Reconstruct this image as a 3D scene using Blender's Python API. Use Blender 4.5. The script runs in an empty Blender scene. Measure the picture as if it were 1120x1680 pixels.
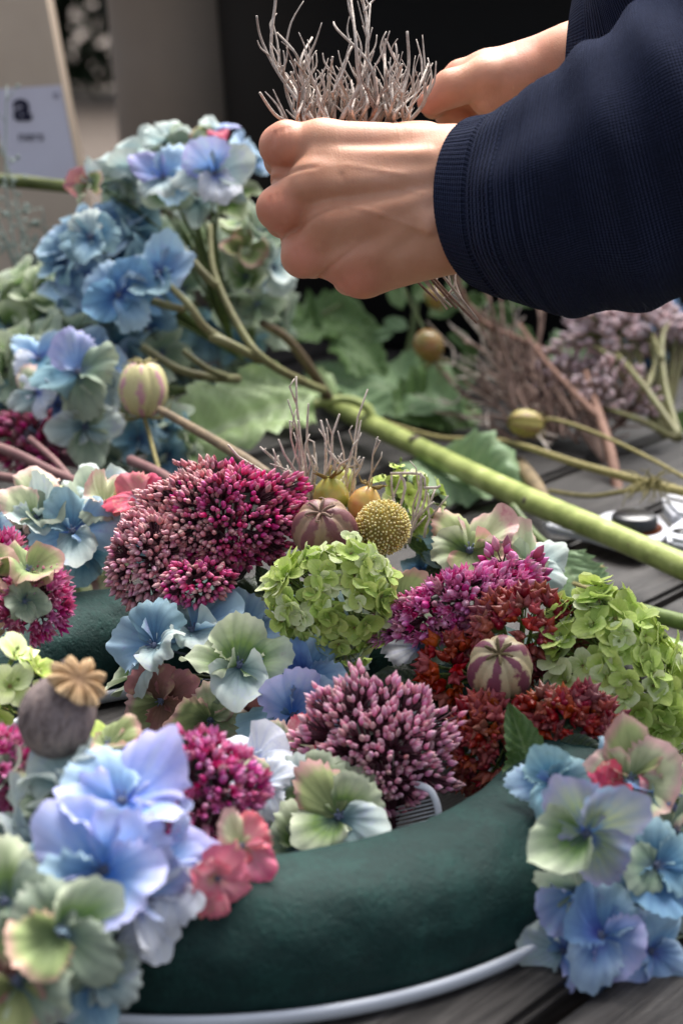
import bpy, math, random
import numpy as np
from mathutils import Vector, Matrix, Quaternion, noise
S = bpy.context.scene
COL = S.collection
rad = math.radians

# ---------------------------------------------------------------- camera
CAMH, PITCH, FPX = 0.38, 17.0, 3100.0
cam = bpy.data.cameras.new('camera')
camo = bpy.data.objects.new('camera', cam); COL.objects.link(camo)
camo.location = (0, 0, CAMH); camo.rotation_euler = (rad(90 - PITCH), 0, 0)
cam.sensor_fit = 'VERTICAL'; cam.sensor_height = 36; cam.lens = 36 * FPX / 1680
cam.clip_start = 0.05; cam.clip_end = 400
cam.dof.use_dof = True; cam.dof.focus_distance = 0.90; cam.dof.aperture_fstop = 8.3
S.camera = camo
S.render.resolution_x, S.render.resolution_y = 682, 1024

# ---------------------------------------------------------------- light
SUN_EL, SUN_ROT = 58, 20          # overcast: high soft light from behind the table
w = bpy.data.worlds.new('World'); S.world = w; w.use_nodes = True
nt = w.node_tree; bg = nt.nodes['Background']
sky = nt.nodes.new('ShaderNodeTexSky'); sky.sky_type = 'NISHITA'; sky.sun_disc = False
sky.sun_elevation = rad(SUN_EL); sky.sun_rotation = rad(SUN_ROT); sky.air_density = 1.0; sky.dust_density = 5.0; sky.ozone_density = 1.0
hs = nt.nodes.new('ShaderNodeHueSaturation'); hs.inputs['Saturation'].default_value = 0.5
nt.links.new(sky.outputs[0], hs.inputs['Color']); nt.links.new(hs.outputs[0], bg.inputs[0])
bg.inputs[1].default_value = 0.076
sl = bpy.data.lights.new('sun', 'SUN'); sl.energy = 2.4; sl.angle = rad(45); sl.color = (1, 0.985, 0.965)
so = bpy.data.objects.new('sun', sl); COL.objects.link(so)
_d = Vector((math.sin(rad(SUN_ROT)) * math.cos(rad(SUN_EL)), math.cos(rad(SUN_ROT)) * math.cos(rad(SUN_EL)), math.sin(rad(SUN_EL))))
so.rotation_euler = _d.to_track_quat('Z', 'Y').to_euler(); so.location = _d * 5
S.view_settings.view_transform = 'Standard'; S.view_settings.look = 'None'
S.view_settings.exposure = 1.7; S.view_settings.gamma = 1.0

# ---------------------------------------------------------------- space helpers
_c, _s = math.cos(rad(PITCH)), math.sin(rad(PITCH))
RV = Vector((1, 0, 0)); UV = Vector((0, _s, _c)); FV = Vector((0, _c, -_s))
def at(px, py, d):
    """point whose distance along the view axis is d metres"""
    return Vector((0, 0, CAMH)) + FV * d + RV * ((px - 560) / FPX * d) - UV * ((py - 840) / FPX * d)
def on(px, py, z):
    """point at height z"""
    v = FV + RV * ((px - 560) / FPX) - UV * ((py - 840) / FPX)
    return Vector((0, 0, CAMH)) + v * ((z - CAMH) / v.z)
def V(x, y, z):                     # centimetres: right, up, towards the viewer
    return (RV * x + UV * y - FV * z) * 0.01
def D(x, y, z):
    return (RV * x + UV * y - FV * z).normalized()
def frame(zdir, roll=0.0, xhint=None):
    z = zdir.normalized()
    q = z.to_track_quat('Z', 'Y').to_matrix()
    if xhint is not None:
        x = (xhint - z * xhint.dot(z)).normalized(); y = z.cross(x)
        q = Matrix((x, y, z)).transposed()
    return (q @ Matrix.Rotation(roll, 3, 'Z')).to_4x4()

# ---------------------------------------------------------------- objects
WM = {}
def wm(o):
    return WM.get(o.name, Matrix.Identity(4))
def thing(name, label, cat, loc, group=None):
    o = bpy.data.objects.new(name, None); o.empty_display_size = 0.02
    COL.objects.link(o); o.location = loc
    WM[o.name] = Matrix.Translation(loc)
    o['label'] = label; o['category'] = cat
    if group: o['group'] = group
    return o
def part(name, me, mat, parent, M=None, local=None, kind=None, label=None):
    """child mesh: M is a world matrix, local a matrix in the parent's space"""
    o = bpy.data.objects.new(name, me); COL.objects.link(o)
    if parent is not None:
        o.parent = parent; pw = wm(parent)
        L = local if local is not None else pw.inverted() @ (M if M is not None else Matrix.Identity(4))
        o.matrix_basis = L; WM[o.name] = pw @ L
    elif M is not None:
        o.matrix_basis = M; WM[o.name] = M
    if mat is not None:
        if not me.materials: me.materials.append(mat)
        if me.materials[0] != mat:
            o.material_slots[0].link = 'OBJECT'; o.material_slots[0].material = mat
    if kind: o['kind'] = kind
    if label: o['label'] = label
    return o
class MB:
    def __init__(s): s.v = []; s.f = []; s.a = {}
    def add(s, vs, fs, **at_):
        n = len(s.v); s.v.extend([tuple(v) for v in vs]); s.f.extend([tuple(i + n for i in f) for f in fs])
        for k in set(list(s.a) + list(at_)):
            L = s.a.setdefault(k, [0.0] * n)
            L.extend(at_.get(k, [0.0] * len(vs)))
    def mesh(s, name, smooth=True):
        me = bpy.data.meshes.new(name); me.from_pydata(s.v, [], s.f)
        for k, L in s.a.items():
            at_ = me.attributes.new(k, 'FLOAT', 'POINT'); at_.data.foreach_set('value', L)
        if smooth: me.polygons.foreach_set('use_smooth', [True] * len(me.polygons))
        me.validate(); me.update()
        return me
    def tube(s, pts, radii, n=6, sub=0, cap=True, rnd=0.0, t0=0.0, t1=1.0, flat=1.0):
        P = [Vector(p) for p in pts]; R = list(radii) if hasattr(radii, '__len__') else [radii] * len(P)
        if sub:
            Q, QR = [], []
            for i in range(len(P) - 1):
                a, b, c, d = P[max(i-1, 0)], P[i], P[i+1], P[min(i+2, len(P)-1)]
                for k in range(sub):
                    t = k / sub
                    Q.append(0.5 * ((2*b) + (c-a)*t + (2*a-5*b+4*c-d)*t*t + (3*b-a-3*c+d)*t**3))
                    QR.append(R[i] * (1-t) + R[i+1] * t)
            Q.append(P[-1]); QR.append(R[-1]); P, R = Q, QR
        vs, ts, rs = [], [], []; prev = None; N = len(P)
        for i in range(N):
            tg = (P[min(i+1, N-1)] - P[max(i-1, 0)]).normalized()
            if prev is None:
                x = tg.orthogonal().normalized()
            else:
                x = (prev - tg * prev.dot(tg)); x = x.normalized() if x.length > 1e-9 else tg.orthogonal().normalized()
            prev = x; y = tg.cross(x)
            for k in range(n):
                a = 2 * math.pi * k / n
                vs.append(P[i] + (x * math.cos(a) + y * math.sin(a) * flat) * R[i]); ts.append(t0 + (t1 - t0) * i / (N - 1)); rs.append(rnd)
        fs = [(i*n+k, i*n+(k+1) % n, (i+1)*n+(k+1) % n, (i+1)*n+k) for i in range(N-1) for k in range(n)]
        if cap: fs += [tuple(range(n))[::-1], tuple((N-1)*n + k for k in range(n))]
        s.add(vs, fs, t=ts, r=rs)
    def copy_of(s, me_v, me_f, me_a, M, rnd=0.0):
        vs = [M @ Vector(v) for v in me_v]; at_ = {k: list(v) for k, v in me_a.items()}; at_['r'] = [rnd] * len(vs)
        s.add(vs, me_f, **at_)

# ---------------------------------------------------------------- materials
def lin(c):
    return tuple(((x/255) / 12.92 if x/255 <= .04045 else ((x/255 + .055) / 1.055) ** 2.4) for x in c) + (1,)
class NB:
    def __init__(s, name):
        s.m = bpy.data.materials.new(name); s.m.use_nodes = True; s.t = s.m.node_tree; s.n = s.t.nodes
        s.p = s.n['Principled BSDF']; s.out = s.n['Material Output']
    def new(s, ty, **kw):
        n = s.n.new(ty)
        for k, v in kw.items(): setattr(n, k, v)
        return n
    def lk(s, a, b): s.t.links.new(a, b)
    def put(s, sock, v):
        if isinstance(v, bpy.types.NodeSocket): s.lk(v, sock)
        else: sock.default_value = v
    def attr(s, name, fac=True):
        n = s.new('ShaderNodeAttribute', attribute_name=name); return n.outputs['Fac']
    def math(s, op, a, b=0.0, c=None, clamp=False):
        n = s.new('ShaderNodeMath', operation=op); n.use_clamp = clamp; s.put(n.inputs[0], a); s.put(n.inputs[1], b)
        if c is not None: s.put(n.inputs[2], c)
        return n.outputs[0]
    def ramp(s, f, stops, interp='LINEAR'):
        n = s.new('ShaderNodeValToRGB'); s.put(n.inputs[0], f); cr = n.color_ramp; cr.interpolation = interp
        while len(cr.elements) < len(stops): cr.elements.new(0.5)
        for e, (p, c) in zip(cr.elements, stops): e.position = p; e.color = c if len(c) == 4 else lin(c)
        return n.outputs[0]
    def mix(s, f, a, b, mode='MIX'):
        n = s.new('ShaderNodeMix', data_type='RGBA', blend_type=mode); s.put(n.inputs[0], f); s.put(n.inputs[6], a); s.put(n.inputs[7], b)
        return n.outputs[2]
    def coord(s, which='Object'): return s.new('ShaderNodeTexCoord').outputs[which]
    def mapping(s, v, scale=(1, 1, 1), rot=(0, 0, 0), loc=None):
        n = s.new('ShaderNodeMapping'); s.put(n.inputs[0], v); n.inputs['Scale'].default_value = scale; n.inputs['Rotation'].default_value = rot
        if loc is not None: s.put(n.inputs['Location'], loc)
        return n.outputs[0]
    def noise(s, v, scale, detail=3, rough=.5, dist=0.0):
        n = s.new('ShaderNodeTexNoise'); s.put(n.inputs['Vector'], v); n.inputs['Scale'].default_value = scale
        n.inputs['Detail'].default_value = detail; n.inputs['Roughness'].default_value = rough; n.inputs['Distortion'].default_value = dist
        return n.outputs['Fac']
    def rand(s): return s.new('ShaderNodeObjectInfo').outputs['Random']
    def bump(s, h, strength=.3, dist=.001, normal=None):
        n = s.new('ShaderNodeBump'); n.inputs['Strength'].default_value = strength; n.inputs['Distance'].default_value = dist
        s.put(n.inputs['Height'], h)
        if normal is not None: s.lk(normal, n.inputs['Normal'])
        s.lk(n.outputs[0], s.p.inputs['Normal']); return n.outputs[0]
    def hsv(s, col, h=0.5, sa=1.0, v=1.0):
        n = s.new('ShaderNodeHueSaturation'); s.put(n.inputs['Color'], col); s.put(n.inputs['Hue'], h); s.put(n.inputs['Saturation'], sa); s.put(n.inputs['Value'], v)
        return n.outputs[0]
    def base(s, col, rough=.6, spec=.3, sheen=0.0):
        s.put(s.p.inputs['Base Color'], col); s.put(s.p.inputs['Roughness'], rough); s.p.inputs['Specular IOR Level'].default_value = spec
        if sheen: s.p.inputs['Sheen Weight'].default_value = sheen
        s.col = col
    def thin(s, amount=.3):
        tr = s.new('ShaderNodeBsdfTranslucent'); s.put(tr.inputs[0], s.col)
        mx = s.new('ShaderNodeMixShader'); mx.inputs[0].default_value = amount
        s.lk(s.p.outputs[0], mx.inputs[1]); s.lk(tr.outputs[0], mx.inputs[2]); s.lk(mx.outputs[0], s.out.inputs[0])

def rnd_of(b):      # one random number per piece, also inside joined meshes
    return b.math('FRACT', b.math('ADD', b.rand(), b.attr('r')))

def sepal_mat(name, c0, c1, c2, blotch=None, amt=.0, jit=.03, trans=.28, veins=.24, m1=.38):
    b = NB(name); co = b.coord(); r = b.rand()
    off = b.new('ShaderNodeCombineXYZ'); b.lk(b.math('MULTIPLY', r, 37.0), off.inputs[0]); b.lk(b.math('MULTIPLY', r, 91.0), off.inputs[1])
    v = b.mapping(co, (1, 1, 1), loc=off.outputs[0])
    n1 = b.noise(v, 1.7, 3, .6); n2 = b.noise(v, 6.0, 4, .65)
    t = b.math('ADD', b.attr('t'), b.math('MULTIPLY', b.math('SUBTRACT', n1, .5), .55), clamp=True)
    col = b.ramp(t, [(0.02, c0), (m1, c1), (.97, c2)])
    if blotch:
        f = b.math('MULTIPLY', b.math('SUBTRACT', b.math('ADD', b.math('MULTIPLY', n1, .6), b.math('MULTIPLY', n2, .4)), .62 - amt, clamp=True), 7.0, clamp=True)
        f = b.math('MULTIPLY', f, b.math('ADD', b.attr('t'), .1, clamp=True))
        col = b.mix(f, col, lin(blotch))
    a = b.attr('a'); vn = b.math('POWER', b.math('ABSOLUTE', b.math('SINE', b.math('MULTIPLY', a, 17.0))), 6.0)
    vn2 = b.math('MULTIPLY', vn, b.math('SUBTRACT', 1.0, b.math('MULTIPLY', b.attr('t'), .8)))
    col = b.mix(b.math('MULTIPLY', vn2, veins * 2.2), col, b.mix(.6, col, lin(c0)))
    col = b.mix(b.math('MULTIPLY', b.math('SUBTRACT', n2, .38, clamp=True), .7), col, b.hsv(col, v=.72))
    col = b.hsv(col, b.math('ADD', .5, b.math('MULTIPLY', b.math('SUBTRACT', r, .5), jit)), .95, b.math('ADD', .84, b.math('MULTIPLY', b.math('FRACT', b.math('MULTIPLY', r, 7.0)), .26)))
    b.base(col, .62, .22); b.p.inputs['Sheen Weight'].default_value = .1
    b.bump(b.math('ADD', b.math('MULTIPLY', vn, .35), n2), .22, .0008)
    b.thin(trans); return b.m

PAL = {
 'blue':   sepal_mat('petal_blue', (60, 76, 165), (122, 164, 206), (176, 202, 220), (150, 140, 205), .05),
 'deep':   sepal_mat('petal_deep_blue', (50, 54, 150), (84, 130, 190), (126, 168, 204), (90, 90, 180), .05),
 'lilac':  sepal_mat('petal_lilac', (60, 120, 215), (138, 172, 226), (182, 180, 226), (180, 200, 228), .1),
 'teal':   sepal_mat('petal_teal', (30, 60, 110), (92, 142, 172), (155, 188, 196), (120, 150, 140), .06),
 'pale':   sepal_mat('petal_pale_blue_green', (70, 110, 120), (170, 196, 198), (205, 214, 205), (190, 200, 225), .08),
 'green':  sepal_mat('petal_green', (52, 76, 84), (116, 148, 76), (206, 214, 182), (180, 150, 150), .0, m1=.45),
 'sage':   sepal_mat('petal_sage', (60, 85, 110), (128, 150, 124), (172, 184, 160), (150, 130, 135), .04),
 'mix':    sepal_mat('petal_green_lilac', (40, 105, 200), (180, 198, 150), (172, 172, 208), (150, 185, 205), .1),
 'cream':  sepal_mat('petal_cream_pink', (120, 150, 90), (212, 218, 176), (226, 186, 176), (205, 90, 120), .02, m1=.75),
 'pink':   sepal_mat('petal_pink', (205, 195, 150), (226, 150, 165), (222, 84, 112), (240, 190, 190), .1),
 'coral':  sepal_mat('petal_coral', (190, 140, 130), (214, 136, 146), (210, 100, 120), (205, 170, 140), .08),
 'burg':   sepal_mat('petal_burgundy', (110, 76, 66), (152, 108, 94), (186, 118, 120), (208, 176, 140), .1),
 'white':  sepal_mat('petal_white', (90, 120, 210), (222, 228, 240), (238, 240, 246), (200, 205, 235), .05),
 'olive':  sepal_mat('petal_olive_pink', (90, 110, 70), (168, 180, 118), (206, 160, 148), (196, 110, 104), -.02, m1=.75),
 'lime':   sepal_mat('petal_lime', (150, 180, 60), (188, 212, 92), (210, 226, 126), (225, 235, 175), .06, .02),
 'limed':  sepal_mat('petal_lime_dark', (120, 155, 60), (162, 190, 76), (188, 210, 100), (205, 150, 120), .0, .02),
 'limep':  sepal_mat('petal_lime_pale', (170, 200, 90), (220, 234, 156), (238, 244, 192), None, .0, .02),
 'rasp':   sepal_mat('petal_raspberry', (150, 175, 190), (215, 80, 120), (214, 60, 105), (205, 200, 160), .05),
}
def simple(name, c, rough=.6, spec=.3, var=.15, nscale=200., bump=.3, bdist=.0008, c2=None, stretch=(1, 1, 1), coat=0, metal=0, trans=0, ro=True):
    b = NB(name); v = b.mapping(b.coord(), stretch); n = b.noise(v, nscale, 4, .6)
    c2 = c2 or tuple(x * .62 for x in c)
    col = b.mix(b.math('MULTIPLY', b.math('SUBTRACT', n, .5 - var, clamp=True), 1.6, clamp=True), lin(c2), lin(c))
    if ro: col = b.hsv(col, .5, 1.0, b.math('ADD', .82, b.math('MULTIPLY', rnd_of(b), .36)))
    b.base(col, rough, spec); b.p.inputs['Metallic'].default_value = metal
    if coat: b.p.inputs['Coat Weight'].default_value = coat; b.p.inputs['Coat Roughness'].default_value = .25
    if bump: b.bump(n, bump, bdist)
    if trans: b.thin(trans)
    return b.m
def bud_mat(name, base, mid, tip, rough=.5, pale=(206, 168, 160)):
    b = NB(name); r = rnd_of(b); t = b.attr('t')
    n = b.noise(b.coord(), 30., 2)
    col = b.ramp(b.math('ADD', t, b.math('MULTIPLY', b.math('SUBTRACT', n, .5), .3)), [(0.0, base), (.45, mid), (1.0, tip)])
    if pale: col = b.mix(b.math('MULTIPLY', b.math('GREATER_THAN', b.math('FRACT', b.math('MULTIPLY', r, 3.7)), .86), .55), col, lin(pale))
    col = b.hsv(col, b.math('ADD', .5, b.math('MULTIPLY', b.math('SUBTRACT', r, .5), .035)), b.math('ADD', .82, b.math('MULTIPLY', b.math('FRACT', b.math('MULTIPLY', r, 5.3)), .3)),
                b.math('ADD', .72, b.math('MULTIPLY', b.math('FRACT', b.math('MULTIPLY', r, 11.7)), .5)))
    b.base(col, rough, .35); b.thin(.12); return b.m
BUD = {
 'magenta': bud_mat('bud_magenta', (156, 70, 100), (214, 62, 128), (228, 112, 166)),
 'dusty':   bud_mat('bud_dusty', (172, 128, 116), (206, 132, 144), (224, 170, 170)),
 'rose':    bud_mat('bud_rose', (206, 130, 150), (230, 140, 176), (244, 196, 206)),
 'hot':     bud_mat('bud_hot_pink', (176, 104, 126), (222, 98, 168), (238, 172, 210)),
 'cerise':  bud_mat('bud_cerise', (130, 40, 80), (196, 46, 116), (214, 100, 160)),
 'plum':    bud_mat('bud_plum', (90, 40, 50), (130, 34, 66), (160, 60, 90)),
 'red':     bud_mat('fruit_red', (78, 24, 20), (128, 32, 28), (166, 72, 56), .4, None),
 'orange':  bud_mat('fruit_orange', (160, 130, 80), (180, 76, 56), (150, 36, 34), .4, None),
 'wine':    bud_mat('fruit_wine', (70, 14, 20), (112, 14, 24), (150, 40, 44), .4, None),
 'grey':    bud_mat('bud_greyish_pink', (150, 126, 118), (196, 168, 170), (226, 206, 210), .6),
}
STEMG = simple('stem_green', (110, 128, 70), .55, .3, nscale=300)
STEMP = simple('stem_purple', (112, 62, 76), .55, .3, nscale=300)
STEMY = simple('stem_lime', (158, 182, 96), .5, .3, nscale=300)
EYE = simple('floret_eye', (128, 138, 168), .6, .2)
EYEY = simple('floret_eye_yellow', (190, 170, 110), .6, .2)
TWIG = simple('dry_twig', (232, 225, 216), .8, .15, nscale=400, c2=(180, 166, 154))
TWIGB = simple('dry_twig_brown', (166, 142, 130), .8, .15, nscale=300, c2=(116, 94, 84))
STRAW = simple('straw_stem', (172, 160, 112), .7, .2, nscale=300, c2=(120, 112, 70))

# ---------------------------------------------------------------- sepals and florets
def sepal_mesh(seed, teeth=.05, ruffle=.1, cup=.25, curl=.2, wide=1.0, nt=8, na=19, fold=0.0, tip=.1):
    """one petal, base at the origin, pointing along +X, length about 1"""
    rg = random.Random(seed); ph = [rg.uniform(0, 6.28) for _ in range(6)]
    vs, ts, aa = [], [], []
    fr = rg.uniform(4.0, 6.8); tk = rg.randint(12, 17)
    for i in range(nt):
        t = i / (nt - 1); tt = t ** .85
        for j in range(na):
            u = -1 + 2 * j / (na - 1)
            th = u * 1.42 * wide ** .3
            R = (math.cos(th * .62)) ** .55 * (1 + .05 * math.sin(2.2 * u + ph[0]))
            ut = u + .10 * math.sin(u * 4.3 + ph[3]) + .04 * math.sin(u * 11 + ph[5])
            notch = teeth * (abs(((ut * tk / 2 + ph[1]) % 1.0) - .5) * 2 - .5) * (1.1 + 1.1 * math.sin(u * 5.7 + ph[2]) * math.sin(u * 2.3 + ph[4])) + .05 * math.sin(u * 7.3 + ph[0])
            R *= (1 + notch * t ** 4) * (1 + tip * math.exp(-(u / .16) ** 2)) * (1 + .07 * math.sin(u * 3.1 + ph[5]))
            # polar about a point near the claw gives a round, overlapping blade
            cx = .40
            x = cx + math.cos(th * 1.75) * .60 * R; y = math.sin(th * 1.75) * .62 * R * wide
            x *= 1; x = x * tt; y = y * tt
            e = t ** 2.8
            z = cup * tt ** 1.6 - curl * t ** 5 * (1 + .4 * math.sin(3 * u + ph[2]))
            z += 1.2 * ruffle * e * (math.sin(u * fr + ph[3]) + .34 * math.sin(u * fr * 2.3 + ph[4]) + .16 * math.sin(u * fr * 5.1 + ph[0]))
            z += abs(y) ** 1.3 * fold * .8
            z += .015 * math.sin(u * 17) * t - .03 * math.exp(-(u / .07) ** 2) * t * (1 - t * .5) + .05 * math.sin(3.3 * y + 4 * x + ph[1]) * t
            vs.append((x + .03, y, z)); ts.append(tt); aa.append(u)
    fs = [(i*na+j, (i+1)*na+j, (i+1)*na+j+1, i*na+j+1) for i in range(nt-1) for j in range(na-1)]
    m = MB(); m.add(vs, fs, t=ts, a=aa); return m.mesh('sepal')
def _ok(m): return m
SEP_BIG = [sepal_mesh(s, te, ru, cu, cr, w_, 10, 45, fo) for s, te, ru, cu, cr, w_, fo in
           [(1, .13, .13, .22, .12, 1.0, .1), (2, .10, .19, .30, .22, 1.05, .0), (3, .16, .12, .12, .25, .95, .2), (4, .05, .14, .35, .1, 1.0, .25), (5, .13, .24, .2, .3, 1.0, -.1), (6, .14, .16, .4, .05, 1.1, .1), (7, .12, .20, .1, .35, .9, .1)]]
SEP_MED = [sepal_mesh(s, te, ru, cu, cr, w_, 7, 25, fo) for s, te, ru, cu, cr, w_, fo in
           [(11, .09, .15, .25, .2, 1.0, .1), (12, .12, .2, .15, .3, 1.05, .0), (13, .06, .13, .35, .1, .95, .2), (14, .13, .22, .25, .25, 1.1, 0), (15, .1, .18, .1, .4, 1.0, .1)]]
SEP_SML = [sepal_mesh(s, 0, .04, .2, .1, .85, 5, 9, .15, .04) for s in (21, 22, 23)]
def eye_mesh():
    m = MB(); rg = random.Random(3)
    m.tube([(0, 0, -.05), (0, 0, .03), (0, 0, .07), (0, 0, .1)], [.04, .085, .075, .02], 8)
    for k in range(5):
        a = k * 1.2566; r = .06
        m.tube([(0, 0, .04), (r * math.cos(a), r * math.sin(a), .13), (1.6 * r * math.cos(a), 1.6 * r * math.sin(a), .19)], [.014, .01, .02], 4)
    m.tube([(0, 0, -.04), (.02, .01, -.4), (.05, .03, -.8)], [.035, .03, .03], 5)
    return m.mesh('floret_center')
EYEM = eye_mesh()
def floret(par, pos, nrm, roll, size, pals, rg, sep=None, open_=(5, 28), n=4, eye=EYE, xh=None):
    M = Matrix.Translation(pos) @ frame(nrm, roll, xh) @ Matrix.Scale(size, 4)
    f = part('floret', EYEM, eye, par, M)
    sep = sep or SEP_BIG
    for k in range(n):
        pl = pals[k % len(pals)] if isinstance(pals, (list, tuple)) else pals
        op = rad(rg.uniform(*open_))
        L = (Matrix.Rotation(2 * math.pi * k / n + rg.uniform(-.12, .12), 4, 'Z') @ Matrix.Translation((0, 0, .012 * (k % 2)))
             @ Matrix.Rotation(-op, 4, 'Y') @ Matrix.Rotation(rg.uniform(-.42, .42), 4, 'X')
             @ Matrix.Diagonal((rg.uniform(.88, 1.08), rg.uniform(.9, 1.1), rg.uniform(.8, 1.2), 1)))
        part('sepal', rg.choice(sep), PAL[pl], f, local=L)
    return f
def fib(n, rg, jit=.35):
    out = []
    for i in range(n):
        z = 1 - 2 * (i + .5) / n; ph = i * 2.39996 + rg.uniform(-jit, jit); z = max(-1, min(1, z + rg.uniform(-jit, jit) / n * 3))
        r = math.sqrt(max(0, 1 - z * z)); out.append(Vector((r * math.cos(ph), z, r * math.sin(ph))))
    return out
def hydrangea(label, c, r, n, size, pals, seed, explicit=(), root=None, keep=-.25, sep=None, group='hydrangea heads', skip=None, stemmat=None, open_=(5, 30)):
    """c=(px,py,depth); r=(rx,ry,rz) cm; florets sit on the ellipsoid, facing out"""
    rg = random.Random(seed); C = at(*c)
    rootp = root if root is not None else C + V(0, -r[1] * .6, -r[2] * .6)
    t = thing('hydrangea_flower', label, 'flower', rootp, group)
    S_ = MB(); ends = []
    for e in explicit:      # (px,py,depth,(nx,ny,nz),size_cm,palette,roll_deg)
        p = at(*e[:3]); nn = D(*e[3])
        floret(t, p, nn, rad(e[6]), e[4] * .01, e[5], rg, SEP_BIG, (0, 18)); ends.append(p - nn * e[4] * .008)
    for q in fib(n, rg):
        if q.z < keep: continue
        p = C + V(q.x * r[0], q.y * r[1], q.z * r[2]) * rg.uniform(.84, 1.03)
        if any((p - at(*e[:3])).length < e[4] * .010 for e in explicit): continue
        nn = D(q.x / r[0] * r[1] + rg.uniform(-.35, .35), q.y + .15 + rg.uniform(-.35, .35), q.z * .9 + .15 + rg.uniform(-.3, .3))
        pl = rg.choice(pals); sz = size * rg.uniform(.8, 1.15) * .01
        if skip and skip(p): continue
        floret(t, p, nn, rg.uniform(0, 6.28), sz, pl, rg, sep or SEP_MED, open_); ends.append(p - nn * sz * .75)
    base = C.lerp(rootp, .55)
    for p in ends:
        S_.tube([rootp, base.lerp(p, .35) , p], [.0016, .0012, .0008], 4, 2, rnd=rg.random())
    part('stem', S_.mesh('stem'), stemmat or STEMG, t)
    return t

# ---------------------------------------------------------------- buds, stars, fruits
def bud_data(open_=0.0, n=6):
    prof = [(0, .10), (.12, .25), (.35, .39), (.6, .36), (.82, .19), (1.0, .03)]
    vs, ts = [], []
    for h, r in prof:
        for k in range(n):
            a = 2 * math.pi * k / n; rr = r * (1 + .10 * math.cos(5 * a))
            vs.append((rr * math.cos(a), rr * math.sin(a), h * 1.45)); ts.append(h)
    fs = [(i*n+k, i*n+(k+1) % n, (i+1)*n+(k+1) % n, (i+1)*n+k) for i in range(len(prof)-1) for k in range(n)] + [tuple(range(n))[::-1], tuple((len(prof)-1)*n+k for k in range(n))]
    return vs, fs, {'t': ts}
def star_data(spread=.55, n=5, w=.2, ln=1.2):
    """half open floret of narrow pointed petals"""
    vs, fs, ts = [], [], []
    for k in range(n):
        a = 2 * math.pi * k / n; ca, sa = math.cos(a), math.sin(a)
        b0 = len(vs)
        for (h, o, ww) in ((0, .05, .1), (.35, .16, w), (.7, .16 + spread * .45, w * .9), (1.0, .16 + spread, .01)):
            for s_, dz in ((-1, 0), (0, -.07), (1, 0)):
                x, y, z = o + (.05 if s_ == 0 else 0), s_ * ww, h * ln + dz
                vs.append((x * ca - y * sa, x * sa + y * ca, z)); ts.append(h)
        for i in range(3):
            for j in range(2):
                fs.append((b0 + i*3+j, b0 + i*3+j+1, b0 + (i+1)*3+j+1, b0 + (i+1)*3+j))
    return vs, fs, {'t': ts}
def capsule_data():
    """inflated, pointed seed capsules joined at the base, like a small star"""
    m = MB(); lobes = 4
    for k in range(lobes):
        a = 2 * math.pi * k / lobes + .3; tilt = .78 if k else .25
        ax = Vector((math.cos(a) * math.sin(tilt), math.sin(a) * math.sin(tilt), math.cos(tilt)))
        pts = [ax * h for h in (0, .15, .4, .65, .9, 1.25)]
        m.tube(pts, [.08, .30, .40, .33, .16, .01], 6, t0=0, t1=1)
    return m.v, m.f, {'t': m.a['t']}
def mk(d, name):
    m = MB(); m.add(d[0], d[1], **d[2]); return m.mesh(name)
BUDD, STARD, STAR2D, CAPD = bud_data(), star_data(.35), star_data(.75, 5, .17), capsule_data()
BUDM, STARM, STAR2M, CAPM = mk(BUDD, 'bud'), mk(STARD, 'bloom'), mk(STAR2D, 'bloom'), mk(CAPD, 'seed_capsule')
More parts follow.
